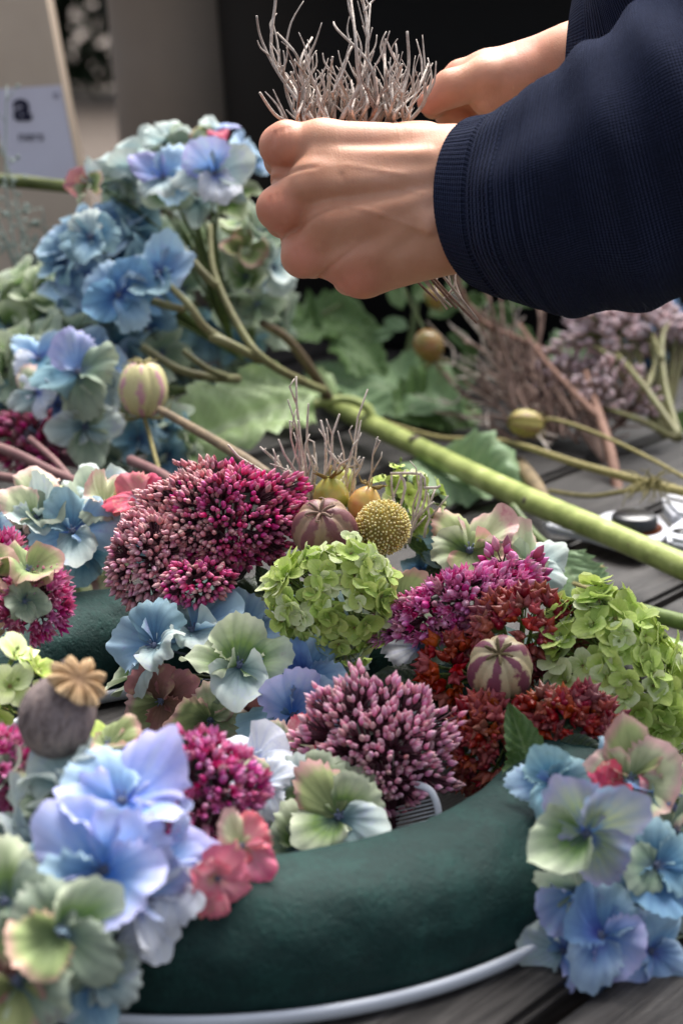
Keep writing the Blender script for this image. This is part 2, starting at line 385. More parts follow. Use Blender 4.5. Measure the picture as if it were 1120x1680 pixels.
def umbel(name, label, cat, c, r, root, nb, size, pick, seed, group, keep=-.1, kinds=None, clumps=26, clump_amp=.14, stemmat=None, maxparts=300, skip=None, stalk=None, partname='bud', jitter=.25, shear=0.0, lump=.09):
    """domed head: nb buds on an ellipsoid, on pedicels that gather into branches and a stem"""
    rg = random.Random(seed); C = at(*c); R0 = root
    t = thing(name, label, cat, R0, group); kinds = kinds or [(BUDM, BUDD)]
    cl = [q for q in fib(clumps * 2, rg) if q.z > -.35]; cs = {tuple(q): 1 + rg.uniform(-1.3, 1) * lump for q in cl}
    pts = []
    for q in fib(nb * 2, rg, .6):
        if q.z < keep: continue
        best = min(cl, key=lambda a: (a - q).length_squared); dist = (best - q).length
        h = 1 - clump_amp * min(1.6, (dist * math.sqrt(clumps) * .7) ** 2) + rg.uniform(-.05, .05); h *= cs[tuple(best)]
        p = C + V(q.x * r[0], q.y * r[1] + q.x * shear, q.z * r[2]) * h
        if skip and skip(q, rg): continue
        pts.append((q.z, p, best, q))
    pts.sort(key=lambda a: -a[0])
    join = {}; st = MB(); used = {}
    for i, (z, p, best, q) in enumerate(pts):
        bc = C + V(best.x * r[0], best.y * r[1] + best.x * shear, best.z * r[2]) * .62
        used.setdefault(tuple(best), bc)
        dr = ((p - bc).normalized() * .75 + (p - R0).normalized() * .6 + Vector((rg.uniform(-1, 1), rg.uniform(-1, 1), rg.uniform(-1, 1))) * jitter).normalized()
        sz = size * .01 * rg.uniform(.78, 1.2); me, dat = rg.choice(kinds)
        M = Matrix.Translation(p) @ frame(dr, rg.uniform(0, 6.28)) @ Matrix.Diagonal((sz * rg.uniform(.85, 1.12), sz, sz * rg.uniform(.9, 1.15), 1))
        mat = pick(q, rg)
        if i < maxparts: part(partname, me, BUD[mat], t, M)
        else: join.setdefault(mat, MB()).copy_of(dat[0], dat[1], dat[2], M, rg.random())
        st.tube([bc, bc.lerp(p, .6) + Vector((0, 0, -.0006)), p], [.0006, .0005, .0004], 4, rnd=rg.random())
    for mat, jm in join.items(): part(partname + 's', jm.mesh(partname + 's'), BUD[mat], t, kind='stuff')
    for bc in used.values():
        st.tube([R0, R0.lerp(bc, .5) + V(0, 0, .1), bc], [.0012, .001, .0008], 5, 3, rnd=rg.random())
    part('stem', st.mesh('stem'), stemmat or STEMP, t)
    if stalk:
        s2 = MB(); s2.tube([R0] + stalk, [.0028] * (len(stalk) + 1), 7, 4); part('stalk', s2.mesh('stalk'), stemmat or STEMP, t)
    return t
#MORE
# ================================================================ SETTING
def struct(name, me, mat):
    o = part(name, me, mat, None); o['kind'] = 'structure'; return o
m = MB(); m.add([(-60, -20, -.74), (60, -20, -.74), (60, 60, -.74), (-60, 60, -.74)], [(0, 1, 2, 3)])
b = NB('ground_boards'); v = b.mapping(b.coord(), (1, 1, 1), (0, 0, .3))
n = b.noise(b.mapping(v, (.6, 7, 1)), 1.5, 5, .6)
b.base(b.ramp(n, [(.25, (58, 50, 44)), (.7, (96, 84, 74))]), .8, .2); b.bump(n, .4, .02)
struct('ground', m.mesh('ground', False), b.m)

# weathered table of planks, laid at an angle to the view
b = NB('weathered_wood'); v = b.mapping(b.coord(), (1, 1, 1)); rr = b.rand()
off = b.new('ShaderNodeCombineXYZ'); b.lk(b.math('MULTIPLY', rr, 13.0), off.inputs[0]); b.lk(b.math('MULTIPLY', rr, 7.0), off.inputs[1])
v = b.mapping(v, (1, 1, 1), loc=off.outputs[0])
g1 = b.noise(b.mapping(v, (1.2, 26, 10)), 6., 5, .65, .6); g2 = b.noise(b.mapping(v, (3, 150, 60)), 5., 4, .7); g3 = b.noise(v, 5., 3)
col = b.ramp(b.math('ADD', b.math('MULTIPLY', g1, .55), b.math('MULTIPLY', g2, .45)), [(.33, (18, 16, 15)), (.48, (44, 40, 38)), (.62, (78, 74, 71)), (.75, (130, 126, 123))])
col = b.mix(b.math('MULTIPLY', b.math('SUBTRACT', g3, .45, clamp=True), 1.6, clamp=True), col, b.hsv(col, v=.6))
col = b.hsv(col, v=b.math('ADD', .75, b.math('MULTIPLY', rr, .35)))
b.base(col, .5, .28); b.bump(b.math('ADD', b.math('MULTIPLY', g1, .5), g2), .6, .0018); WOOD = b.m
TA = rad(50); TC = Vector((.12, 1.12, 0)); TX = Vector((math.cos(TA), math.sin(TA), 0)); TY = Vector((-math.sin(TA), math.cos(TA), 0))
TM = Matrix((TX, TY, Vector((0, 0, 1)))).transposed().to_4x4(); 
table = thing('wooden_table', 'weathered grey slatted wooden table under the wreath and the cut flowers', 'table', (TC.x, TC.y, -.74))
TL, PWD, GAP, NPL = 1.22, .092, .009, 22
def box_mesh(name, x, y, z, bev=.0, seg=1):
    import bmesh
    bm = bmesh.new(); bmesh.ops.create_cube(bm, size=1); bmesh.ops.scale(bm, vec=(x, y, z), verts=bm.verts)
    if bev: bmesh.ops.bevel(bm, geom=bm.edges[:], offset=bev, segments=seg, affect='EDGES')
    me = bpy.data.meshes.new(name); bm.to_mesh(me); bm.free(); return me
plk = box_mesh('plank', TL * 2, PWD, .024, .003, 2); rg = random.Random(5)
for i in range(NPL):
    y = (i - (NPL - 1) / 2) * (PWD + GAP) + .011
    part('plank', plk, WOOD, table, Matrix.Translation(TC + TY * y + Vector((0, 0, -.012 - rg.uniform(0, .0015)))) @ TM @ Matrix.Rotation(rad(rg.uniform(-.12, .12)), 4, 'X'))
beam = box_mesh('crossbar', .06, NPL * (PWD + GAP) * .96, .05, .004); leg = box_mesh('leg', .07, .07, .66, .005)
for x in (-.95, 0, .95):
    part('crossbar', beam, WOOD, table, Matrix.Translation(TC + TX * x + Vector((0, 0, -.0525))) @ TM)
for x in (-.95, .95):
    for y in (-.9, .9):
        part('leg', leg, WOOD, table, Matrix.Translation(TC + TX * x + TY * y + Vector((0, 0, -.409))) @ TM)

# hedge far behind
FOL = simple('hedge_leaf', (36, 52, 26), .8, .1, nscale=3., c2=(14, 22, 12))
rg = random.Random(8); m = MB()
for i in range(15000):
    x = rg.uniform(-5.2, 1.5); y = rg.uniform(13.6, 15.2); z = -.7 + 3.2 * rg.random() ** .8; s_ = rg.uniform(.06, .12)
    if noise.noise(Vector((x * 1.1, y, z * 1.3))) < -.5: continue
    M = Matrix.Translation((x, y, z)) @ frame(Vector((rg.uniform(-1, 1), -rg.random(), rg.uniform(-.2, 1))), rg.uniform(0, 6))
    m.add([M @ Vector(q) for q in ((-s_, 0, 0), (0, -s_ * .5, 0), (s_, 0, 0), (0, s_ * .5, 0))], [(0, 1, 2, 3)], r=[rg.random()] * 4)
hd = thing('hedge', 'dark green hedge far behind, between the cardboard box and the grey bucket', 'hedge', (-2, 14.4, -.74))
part('foliage', m.mesh('foliage'), FOL, hd, kind='stuff')
m = MB(); rg = random.Random(9)
for i in range(14):
    x = -5 + i * .48
    m.tube([(x, 14.6, -.74), (x + .1, 14.6, .4), (x + rg.uniform(-.3, .3), 14.5, 2.0)], [.07, .05, .02], 6, 2)
part('trunk', m.mesh('trunk'), simple('bark', (60, 48, 38)), hd)

# tubs on the back of the table
def tub(name, label, cat, x, y, r0, r1, h, mat, group=None):
    t = thing(name, label, cat, (x, y, 0)); m = MB(); n = 72
    prof = [(0, r0 * .2), (0, r0 - .004), (.004, r0), (h * .5, (r0 + r1) / 2), (h - .03, r1 - .002), (h - .03, r1 + .006), (h - .002, r1 + .008), (h, r1 + .005), (h - .004, r1 - .002), (h * .5, (r0 + r1) / 2 - .004), (.01, r0 - .008), (.01, r0 * .2)]
    vs = [(x + r * math.cos(2 * math.pi * k / n), y + r * math.sin(2 * math.pi * k / n), z + .001) for z, r in prof for k in range(n)]
    fs = [(i*n+k, i*n+(k+1) % n, (i+1)*n+(k+1) % n, (i+1)*n+k) for i in range(len(prof)-1) for k in range(n)] + [tuple(range(n))[::-1], tuple((len(prof)-1)*n + k for k in range(n))]
    m.add(vs, fs); part('bucket_body', m.mesh('bucket_body'), mat, t)
    hm = MB(); hm.tube([(x - r1 - .01, y, h - .05), (x - r1 * .8, y - r1 * .7, h * .82), (x, y - r1 - .018, h * .72), (x + r1 * .8, y - r1 * .7, h * .82), (x + r1 + .01, y, h - .05)], .003, 6, 6)
    return t, hm
p = on(300, 520, 0)
GREYP = simple('bucket_grey', (116, 112, 108), .6, .3, nscale=6, c2=(104, 100, 96), bump=0, ro=False)
BLKP = simple('tub_black', (12, 12, 14), .7, .2, nscale=4, c2=(10, 10, 11), bump=0, ro=False)
q = at(330, 200, 2.02)
tub('flower_bucket', 'tall smooth grey bucket tapering down, behind the blue hydrangea heap', 'bucket', q.x, q.y, .078, .108, .52, GREYP)
q = at(800, 200, 1.98)
tub('flower_tub', 'very large matt black tub filling the back behind the hands', 'tub', q.x, q.y, .262, .300, .56, BLKP)

# cardboard box with label
CARD = simple('cardboard', (216, 198, 178), .85, .1, nscale=12, c2=(196, 176, 156), bump=.2, ro=False)
q0 = at(80, 590, 1.66); zt = .42
cb = thing('cardboard_box', 'tan cardboard box with a white printed label, at the left edge of the table', 'box', (q0.x, q0.y, 0))
xr = at(120, 300, 1.66).x; yw = 1.69; lean = -.030
def cbp(u, v, d=0):     # u metres from right edge, v height, d out
    return Vector((xr - u + lean * (v - .2) / .2, yw - d + .0 * v, v))
m = MB(); bw, bd = .30, .04
c_ = [cbp(0, .001), cbp(bw, .001), cbp(bw, zt), cbp(0, zt)]; k_ = [p_ + Vector((0, bd, 0)) for p_ in c_]
m.add(c_ + k_, [(0, 1, 2, 3), (5, 4, 7, 6), (4, 0, 3, 7), (1, 5, 6, 2), (4, 5, 1, 0)])
part('box_wall', m.mesh('box_wall', False), CARD, cb)
m = MB(); 
for a_, c2_, dz in ((3, 2, .0), (7, 6, .0)):
    A, B = (c_ + k_)[a_], (c_ + k_)[c2_]; o_ = Vector((0, (.04 if a_ == 3 else -.04), .02))
    m.add([A, B, B + o_, A + o_, A + Vector((0, 0, -.003)), B + Vector((0, 0, -.003)), B + o_ + Vector((0, 0, -.003)), A + o_ + Vector((0, 0, -.003))], [(0, 1, 2, 3), (7, 6, 5, 4)])
part('flap', m.mesh('flap', False), CARD, cb)
m = MB(); z0, z1 = at(0, 300, 1.66).z, at(0, 138, 1.66).z
m.add([cbp(.001, z0, .0015), cbp(.062, z0 + .002, .0015), cbp(.066, z1 - .004, .0015), cbp(.001, z1, .0015)], [(0, 1, 2, 3)])
LAB = simple('label_paper', (232, 231, 246), .7, .2, nscale=9, c2=(214, 208, 220), bump=0, ro=False)
lab = part('label', m.mesh('label', False), LAB, cb)
INK = simple('ink', (52, 52, 80), .7, .1, bump=0, ro=False)
def text(body, loc, size, par, ink, shear=.0, bold=0):
    cu = bpy.data.curves.new('lettering', 'FONT'); cu.body = body; cu.size = size; cu.align_x = 'CENTER'; cu.offset = bold; cu.shear = shear; cu.extrude = .0002
    tmp = bpy.data.objects.new('tmp', cu); me = bpy.data.meshes.new_from_object(tmp); bpy.data.objects.remove(tmp)
    me.materials.clear()
    return part('lettering', me, ink, par, Matrix.Translation(loc) @ Matrix.Rotation(rad(90), 4, 'X'))
pa = at(38, 196, 1.66); text('a', Vector((pa.x, yw - .0022, pa.z)), .036, lab, INK, .0, .0012)
pa = at(50, 232, 1.66); text('ners', Vector((pa.x, yw - .0022, pa.z)), .013, lab, INK)
pa = at(94, 160, 1.66); text('o', Vector((pa.x, yw - .0022, pa.z)), .010, lab, simple('ink_pale', (150, 148, 178), .7, .1, bump=0, ro=False))

# ================================================================ WREATH RING
RC = Vector((-.058, .79, 0)); RO, RI = .192, .130; RMID, RA = .161, .031
wr = thing('foam_wreath_ring', 'dark green floral foam wreath ring in a white plastic tray, half covered with flowers', 'wreath ring', RC)
m = MB(); NS, NP = 220, 40; vs, fs = [], []
for i in range(NS):
    a = 2 * math.pi * i / NS
    for j in range(NP):
        b_ = -.60 + (math.pi + 1.20) * j / (NP - 1)          # from the outer foot over the top to the inner foot
        r_ = RMID + RA * abs(math.cos(b_)) ** .86 * (1 if math.cos(b_) > 0 else -1); z = .020 + .0295 * math.sin(b_)
        q = Vector((r_ * math.cos(a), r_ * math.sin(a), z))
        d_ = .0011 * noise.noise(q * 24) + .0009 * noise.noise(Vector((a * 9, b_ * 2.2, 1))) - .0012 * max(0, 1 - abs(noise.noise(Vector((a * 5, b_ * 1.3, 7)))) * 12)
        # a few dents pressed into the foam
        for dx, dy, dd, rr_ in ((-70, .3, .0022, .012), (-52, 1.1, .0018, .009), (-60, .1, .0016, .01), (-38, .5, .002, .010), (-85, .7, .0016, .012)):
            aa = ((math.degrees(a) + 180) % 360) - 180; dist = math.hypot((aa - dx) * .0033, (b_ - dy) * .03)
            d_ -= dd * math.exp(-(dist / rr_) ** 2)
        rr2 = Vector((r_ - RMID, 0, z - .02)).normalized()
        rad_ = r_ + rr2.x * d_; q = Vector((rad_ * math.cos(a), rad_ * math.sin(a), z + rr2.z * d_)); vs.append(RC + q)
for i in range(NS):
    for j in range(NP - 1):
        fs.append((i*NP+j, ((i+1) % NS)*NP+j, ((i+1) % NS)*NP+j+1, i*NP+j+1))
m.add(vs, fs)
b = NB('floral_foam'); co = b.coord(); n1 = b.noise(co, 420., 3, .7); n2 = b.noise(co, 55., 4, .6); n3 = b.noise(co, 14., 3)
col = b.ramp(b.math('ADD', b.math('MULTIPLY', n1, .4), b.math('MULTIPLY', n2, .6)), [(.3, (13, 38, 35)), (.5, (18, 49, 45)), (.72, (30, 70, 63))])
vo = b.new('ShaderNodeTexVoronoi'); b.put(vo.inputs['Vector'], co); vo.inputs['Scale'].default_value = 46.
spk = b.math('LESS_THAN', vo.outputs['Distance'], .045)
col = b.mix(b.math('MULTIPLY', spk, b.math('GREATER_THAN', n3, .52)), col, lin((120, 118, 92)))
b.base(col, .72, .3, .0); pit = b.new('ShaderNodeTexVoronoi'); b.put(pit.inputs['Vector'], co); pit.inputs['Scale'].default_value = 300.; n5 = b.noise(co, 110., 5, .7, .6)
b.bump(b.math('ADD', b.math('ADD', b.math('MULTIPLY', n1, .7), b.math('MULTIPLY', n5, 1.3)), b.math('MULTIPLY', b.math('MINIMUM', pit.outputs['Distance'], .35), 1.2)), .5, .0012)
part('foam_ring', m.mesh('foam_ring'), b.m, wr)
TRAY = simple('tray_plastic', (236, 238, 244), .35, .45, nscale=30, c2=(216, 219, 226), bump=.05, ro=False)
m = MB(); prof = [(.1315, .0005), (.1285, .0015), (.1270, .0065), (.128, .0080), (.1300, .0076), (.1312, .0045), (.1905, .0045), (.1917, .0074), (.1938, .0080), (.1950, .0064), (.1930, .0015), (.1900, .0005)]
vs = [RC + Vector((r_ * math.cos(2*math.pi*i/NS), r_ * math.sin(2*math.pi*i/NS), z)) for i in range(NS) for r_, z in prof]; K = len(prof)
fs = [(i*K+j, ((i+1) % NS)*K+j, ((i+1) % NS)*K+(j+1) % K, i*K+(j+1) % K) for i in range(NS) for j in range(K)]
m.add(vs, fs); part('tray', m.mesh('tray'), TRAY, wr)
# grille of the tray on the inner side (shows as a white hoop with fine bars)
m = MB()
A = at(700, 1300, .80); hoop = [A + V(x, y, z) for x, y, z in ((-.5, .35, 0), (.1, .1, 0), (.42, -.5, .0), (.5, -1.2, 0), (.42, -1.7, 0))]
m.tube(hoop, [.0016, .0018, .0018, .0018, .0016], 8, 6, flat=.6)
part('hoop', m.mesh('hoop'), TRAY, wr)
m = MB()
for k in range(8):
    y_ = -.25 - k * .17; m.tube([A + V(-1.3, y_ - .45, -.3), A + V(.36, y_, 0)], .0003, 4)
part('grille', m.mesh('grille'), TRAY, wr)
# ================================================================ FLOWERS IN THE WREATH
def hyd(label, c, r, n, size, pals, seed, **k): return hydrangea(label, c, r, n, size, pals, seed, **k)

# --- hydrangea heads ---
hyd('blue and green wavy hydrangea in mid wreath, directly below the very large magenta sedum', (400, 1105, .93), (5.0, 3.0, 2.4), 22, 1.8, ['teal', 'pale', 'blue', 'green'], 31,
    explicit=[(392, 1092, .872, (-.1, .5, .8), 2.5, ['green', 'green', 'green', 'pale'], 20), (500, 1110, .88, (.05, .15, .95), 2.2, ['blue', 'deep', 'teal', 'blue'], 55),
              (480, 1175, .865, (.55, .1, .75), 2.5, ['blue', 'lilac', 'teal', 'blue'], 10), (315, 1035, .91, (-.1, .75, .65), 2.3, ['blue', 'pale', 'teal', 'pale'], 40),
              (255, 1060, .90, (-.75, .3, .5), 2.2, ['pale', 'teal', 'blue', 'pale'], 15), (400, 1040, .92, (.2, .7, .7), 2.2, ['blue', 'teal', 'pale', 'blue'], 70),
              (545, 1095, .90, (.5, .2, .7), 2.0, ['pale', 'sage', 'teal', 'pale'], 5)], root=at(420, 1130, 1.0), keep=.05)
hyd('brownish burgundy spotted hydrangea florets hanging below the mid wreath blue green one', (280, 1165, .90), (2.4, 1.2, 1.0), 0, 2.0, ['burg'], 32,
    explicit=[(265, 1150, .895, (-.2, -.1, .95), 1.95, ['burg', 'burg', 'olive', 'burg'], 35), (345, 1180, .885, (.1, -.35, .9), 2.0, ['cream', 'olive', 'burg', 'cream'], 80), (385, 1165, .89, (.2, -.4, .8), 1.8, ['burg', 'sage', 'olive', 'burg'], 20)], root=at(330, 1110, .96))
hyd('lilac blue hydrangea with two very large frilled florets, at the front left of the wreath', (200, 1370, .70), (3.3, 3.2, 1.6), 9, 2.0, ['lilac', 'pale', 'white', 'lilac'], 33,
    explicit=[(172, 1428, .650, (-.12, .32, .94), 2.6, ['lilac', 'lilac', 'blue', 'lilac'], 48), (200, 1318, .672, (.0, .66, .74), 2.6, ['lilac', 'blue', 'lilac', 'lilac'], 48),
              (235, 1475, .662, (.75, -.3, .6), 2.3, ['white', 'lilac', 'white', 'white'], 10), (262, 1420, .672, (.8, .15, .5), 2.2, ['lilac', 'lilac', 'white', 'lilac'], 65)], root=at(230, 1440, .72), keep=.1)
hyd('pale green and pink edged hydrangea head in the bottom left corner', (55, 1580, .665), (3.6, 3.1, 1.7), 20, 1.75, ['sage', 'olive', 'green', 'pale', 'olive', 'teal'], 34,
    explicit=[(100, 1530, .630, (.25, .35, .9), 2.0, ['green', 'sage', 'olive', 'sage'], 30), (30, 1610, .632, (-.1, .35, .9), 2.2, ['green', 'burg', 'olive', 'sage'], 75), (150, 1610, .648, (.4, .0, .8), 1.9, ['pale', 'sage', 'pale', 'teal'], 0), (10, 1480, .64, (-.3, .3, .8), 2.0, ['sage', 'green', 'sage', 'olive'], 25)], root=at(70, 1560, .71), keep=0)
hyd('greyish green hydrangea florets with a pink tip, between the poppy pod and the lilac florets', (75, 1350, .73), (2.4, 2.7, 1.3), 12, 1.6, ['sage', 'pale', 'teal', 'sage'], 35,
    explicit=[(85, 1300, .715, (-.1, .4, .9), 1.6, ['sage', 'cream', 'sage', 'olive'], 50), (175, 1222, .735, (.1, .8, .6), 1.6, ['olive', 'limed', 'olive', 'cream'], 20)], root=at(80, 1390, .76), keep=.1)
hyd('blue hydrangea with one large pale green lilac floret, spilling over the ring at right', (1005, 1440, .765), (3.7, 4.4, 2.6), 64, 1.45, ['blue', 'teal', 'blue', 'sage', 'deep', 'teal', 'pale'], 36,
    explicit=[(962, 1368, .708, (-.12, .12, .97), 2.2, ['mix', 'mix', 'green', 'mix'], 33), (985, 1535, .715, (.0, .35, .93), 2.0, ['blue', 'deep', 'blue', 'lilac'], 60),
              (905, 1285, .745, (-.4, .5, .8), 1.6, ['teal', 'teal', 'blue', 'teal'], 20), (945, 1465, .722, (-.2, -.1, .9), 1.75, ['sage', 'sage', 'lilac', 'green'], 45),
              (1075, 1420, .725, (.3, .2, .9), 1.9, ['teal', 'sage', 'deep', 'teal'], 80), (925, 1560, .728, (-.5, .1, .8), 1.7, ['lilac', 'blue', 'pale', 'lilac'], 10),
              (1065, 1560, .725, (.3, .1, .9), 1.9, ['blue', 'blue', 'lilac', 'blue'], 30), (980, 1605, .735, (.0, -.4, .9), 1.7, ['lilac', 'sage', 'blue', 'lilac'], 70)], root=at(1010, 1400, .80), keep=-.1)
hyd('cream green and pink speckled hydrangea florets below the lime panicle, right edge', (1050, 1290, .775), (2.3, 1.4, 1.0), 6, 1.6, ['cream', 'olive', 'cream'], 37,
    explicit=[(1032, 1280, .752, (.0, .45, .85), 2.1, ['cream', 'olive', 'cream', 'cream'], 15), (990, 1300, .742, (.1, .6, .8), 1.15, ['rasp', 'rasp', 'pink', 'rasp'], 60), (1095, 1300, .755, (.4, .3, .8), 1.7, ['cream', 'pink', 'cream', 'lilac'], 50)], root=at(1030, 1330, .80), keep=.2)
hyd('green white hydrangea florets with pink tips, on the inner ring edge below dusty pink sedum', (500, 1335, .80), (2.6, 1.8, 1.3), 10, 1.7, ['green', 'sage', 'olive', 'white'], 38,
    explicit=[(555, 1340, .765, (.1, .35, .9), 2.2, ['green', 'olive', 'green', 'pale'], 35), (490, 1390, .772, (-.1, .1, .95), 1.7, ['teal', 'green', 'sage', 'teal'], 10), (505, 1300, .785, (-.3, .4, .8), 1.8, ['green', 'pale', 'green', 'white'], 60)], root=at(520, 1400, .83), keep=.1)
hyd('white and blush pink hydrangea florets with blue centres, left of the dusty pink sedum', (440, 1270, .81), (1.6, 1.5, .9), 5, 1.5, ['white', 'cream', 'pink'], 39,
    explicit=[(432, 1285, .785, (-.2, .3, .9), 1.4, ['white', 'cream', 'white', 'white'], 40), (475, 1225, .83, (-.45, .3, .8), 1.5, ['pink', 'cream', 'pink', 'cream'], 75)], root=at(470, 1330, .83), keep=.2)
hyd('coral pink hydrangea sepals hanging over the green ring below the magenta sedum', (350, 1420, .70), (1.5, 1.6, .8), 0, 1.4, ['coral'], 40,
    explicit=[(395, 1388, .695, (.4, .3, .8), 1.35, ['pink', 'cream', 'pink', 'pink'], 30), (355, 1440, .678, (.55, -.1, .7), 1.45, ['coral', 'pink', 'coral', 'coral'], 60)], root=at(340, 1370, .735))
hyd('pale blue and cream hydrangea head behind the back of the ring, left', (110, 885, 1.04), (4.0, 2.8, 2.0), 20, 1.9, ['pale', 'blue', 'cream', 'teal', 'sage', 'blue'], 41,
    explicit=[(120, 872, 1.0, (-.1, .3, .9), 2.3, ['blue', 'teal', 'blue', 'pale'], 25), (60, 850, 1.01, (-.1, .6, .8), 2.1, ['pale', 'cream', 'pale', 'sage'], 70), (175, 830, 1.01, (.3, .6, .7), 1.8, ['cream', 'cream', 'sage', 'olive'], 30)], root=at(120, 960, 1.09), keep=.05)
hyd('bright raspberry pink hydrangea floret standing left of the large magenta sedum', (225, 800, 1.02), (1, 1, 1), 0, 1.5, ['rasp'], 42,
    explicit=[(228, 818, 1.0, (.1, .5, .8), 1.75, ['rasp', 'coral', 'rasp', 'rasp'], 20)], root=at(240, 880, 1.05))
hyd('large green and pink veined hydrangea floret standing behind the bright pink sedum', (775, 900, .98), (1.5, 1, 1), 0, 2.0, ['cream'], 43,
    explicit=[(770, 905, .975, (-.05, .62, .75), 2.6, ['cream', 'olive', 'green', 'olive'], 35), (870, 930, .985, (.3, .5, .8), 2.2, ['pale', 'cream', 'sage', 'pale'], 15)], root=at(780, 1000, 1.0))
hyd('dull pink and sage hydrangea florets between the lime panicle and the bright pink sedum', (650, 1010, .95), (1.6, 2, 1), 5, 1.6, ['burg', 'sage', 'olive'], 44,
    explicit=[(655, 985, .94, (-.3, .3, .8), 1.9, ['olive', 'burg', 'sage', 'burg'], 50), (690, 1060, .92, (-.1, .3, .9), 1.8, ['pale', 'sage', 'white', 'sage'], 10)], root=at(690, 1060, .98), keep=.2)
hyd('dark blue green hydrangea florets deep between the lime panicle and the dusty pink sedum', (690, 900, 1.0), (1.6, 1.4, 1), 7, 1.5, ['teal', 'deep'], 45, root=at(690, 980, 1.03), keep=.1)
hyd('pale sage hydrangea florets at the left edge beside the pink sedum', (20, 985, .83), (1.2, 1.6, 1), 6, 1.3, ['sage', 'pale', 'olive'], 46, root=at(20, 1040, .87), keep=.1)

# --- lime green panicle hydrangeas ---
def panicle(label, c, r, n, size, seed, shear=0, pal=('lime', 'lime', 'limed', 'limep'), keep=-.1, root=None, out=None):
    rg = random.Random(seed); C = at(*c); R0 = root or C + V(0, -r[1], -r[2])
    t = thing('panicle_hydrangea', label, 'flower', R0, 'lime green panicle hydrangeas'); st = MB(); cl = [q for q in fib(22, rg) if q.z > -.4]
    hubs = {}
    for q in fib(n, rg):
        if q.z < keep: continue
        best = min(cl, key=lambda a: (a - q).length_squared)
        hh = (1 - .12 * (best - q).length * 2 + rg.uniform(-.08, .08)) * (1 + .10 * math.sin(best.x * 17 + best.y * 23))
        p = C + V(q.x * r[0] + q.y * shear, q.y * r[1], q.z * r[2]) * hh
        nn = D(q.x + rg.uniform(-.5, .5), q.y + rg.uniform(-.4, .5), q.z + rg.uniform(-.3, .4))
        pl = rg.choice(pal); s_ = size * .01 * rg.uniform(.72, 1.2)
        floret(t, p, nn, rg.uniform(0, 6), s_, pl, rg, SEP_SML, (4, 26), eye=EYEY)
        hb = C + V(best.x * r[0] + best.y * shear, best.y * r[1], best.z * r[2]) * .45; hubs[tuple(best)] = hb
        st.tube([hb, hb.lerp(p, .6) + V(rg.uniform(-.1, .1), rg.uniform(-.1, .1), 0), p - nn * s_ * .3], [.0007, .0005, .0004], 4, 2, rnd=rg.random())
        for _ in range(2):      # tiny green buds among the florets
            p2 = hb.lerp(p, rg.uniform(.7, 1.05)) + V(rg.uniform(-.4, .4), rg.uniform(-.4, .4), rg.uniform(-.2, .2))
            st.tube([hb, p2], [.0005, .0003], 3, rnd=rg.random()); st.tube([p2, p2 + nn * .001, p2 + nn * .0022], [.0004, .0009, .0002], 5, rnd=rg.random())
    for hb in hubs.values(): st.tube([R0, R0.lerp(hb, .5), hb], [.0015, .0012, .0008], 5, 2)
    part('stem', st.mesh('stem'), STEMY, t); return t
panicle('loose lime green panicle hydrangea below the yellow ball flower and the brown striped pod', (545, 985, .890), (3.0, 2.7, 1.9), 200, .76, 51, .2, keep=.0, root=at(600, 1090, .97))
panicle('large dense lime green panicle hydrangea on the right of the wreath', (1022, 1118, .870), (3.0, 4.2, 2.6), 230, .92, 52, -1.6, pal=('lime', 'limep', 'lime', 'lime', 'limed'), keep=-.1, root=at(960, 1130, .95))
panicle('small lime green panicle hydrangea peeping out behind the yellow ball flower', (665, 830, .99), (2.0, 1.9, 1.2), 60, .55, 53, keep=.1, root=at(640, 900, 1.02))
panicle('pale lime hydrangea at the left edge above the magenta sedum, beside the poppy pod', (-8, 1130, .79), (1.9, 2.0, 1.2), 26, 1.15, 54, pal=('limep', 'lime', 'limep'), keep=.05, root=at(-10, 1200, .83))

# --- sedum heads ---
def pickA(q, rg): return 'dusty' if (q.x * .9 + .25 * math.sin(q.y * 5) < -.25 + rg.uniform(-.25, .25)) else ('magenta' if rg.random() < .85 else 'plum')
G_SED = 'sedum heads in the wreath'
umbel('sedum_flower', 'very large magenta sedum head of closed buds at the top of the wreath', 'flower', (368, 850, .945), (4.4, 2.75, 2.6), at(370, 985, 1.01), 1500, .315, pickA, 61, G_SED, keep=.02, clumps=44, clump_amp=.16, lump=.12)
umbel('sedum_flower', 'dull pink drooping sedum sprig hanging left below the large magenta head', 'flower', (240, 920, .93), (1.7, 2.4, 1.3), at(330, 930, .98), 380, .33, lambda q, rg: 'dusty' if rg.random() < .8 else 'rose', 62, G_SED, keep=-.1, clumps=12)
umbel('sedum_flower', 'small magenta sedum cluster hanging below the large magenta head', 'flower', (322, 955, .915), (1.7, .95, .9), at(370, 930, .97), 150, .32, lambda q, rg: 'magenta' if rg.random() < .7 else 'dusty', 63, G_SED, keep=-.1, clumps=10)
umbel('sedum_flower', 'bright pink flowering sedum head with opening stars, upper right, above the red capsules', 'flower', (745, 990, .890), (3.7, 1.25, 1.5), at(770, 1080, .95), 400, .45, lambda q, rg: 'hot' if rg.random() < .75 else 'cerise', 64, G_SED, keep=-.05, kinds=[(STARM, STARD), (STARM, STARD), (BUDM, BUDD)], clumps=22, partname='bloom', clump_amp=.1, shear=1.15)
umbel('sedum_flower', 'bright pink sedum tips at the top right of the flowering pink head', 'flower', (840, 945, .905), (1.5, 1.2, .8), at(800, 1010, .95), 44, .5, lambda q, rg: 'cerise' if rg.random() < .6 else 'hot', 65, G_SED, keep=-.1, clumps=8)
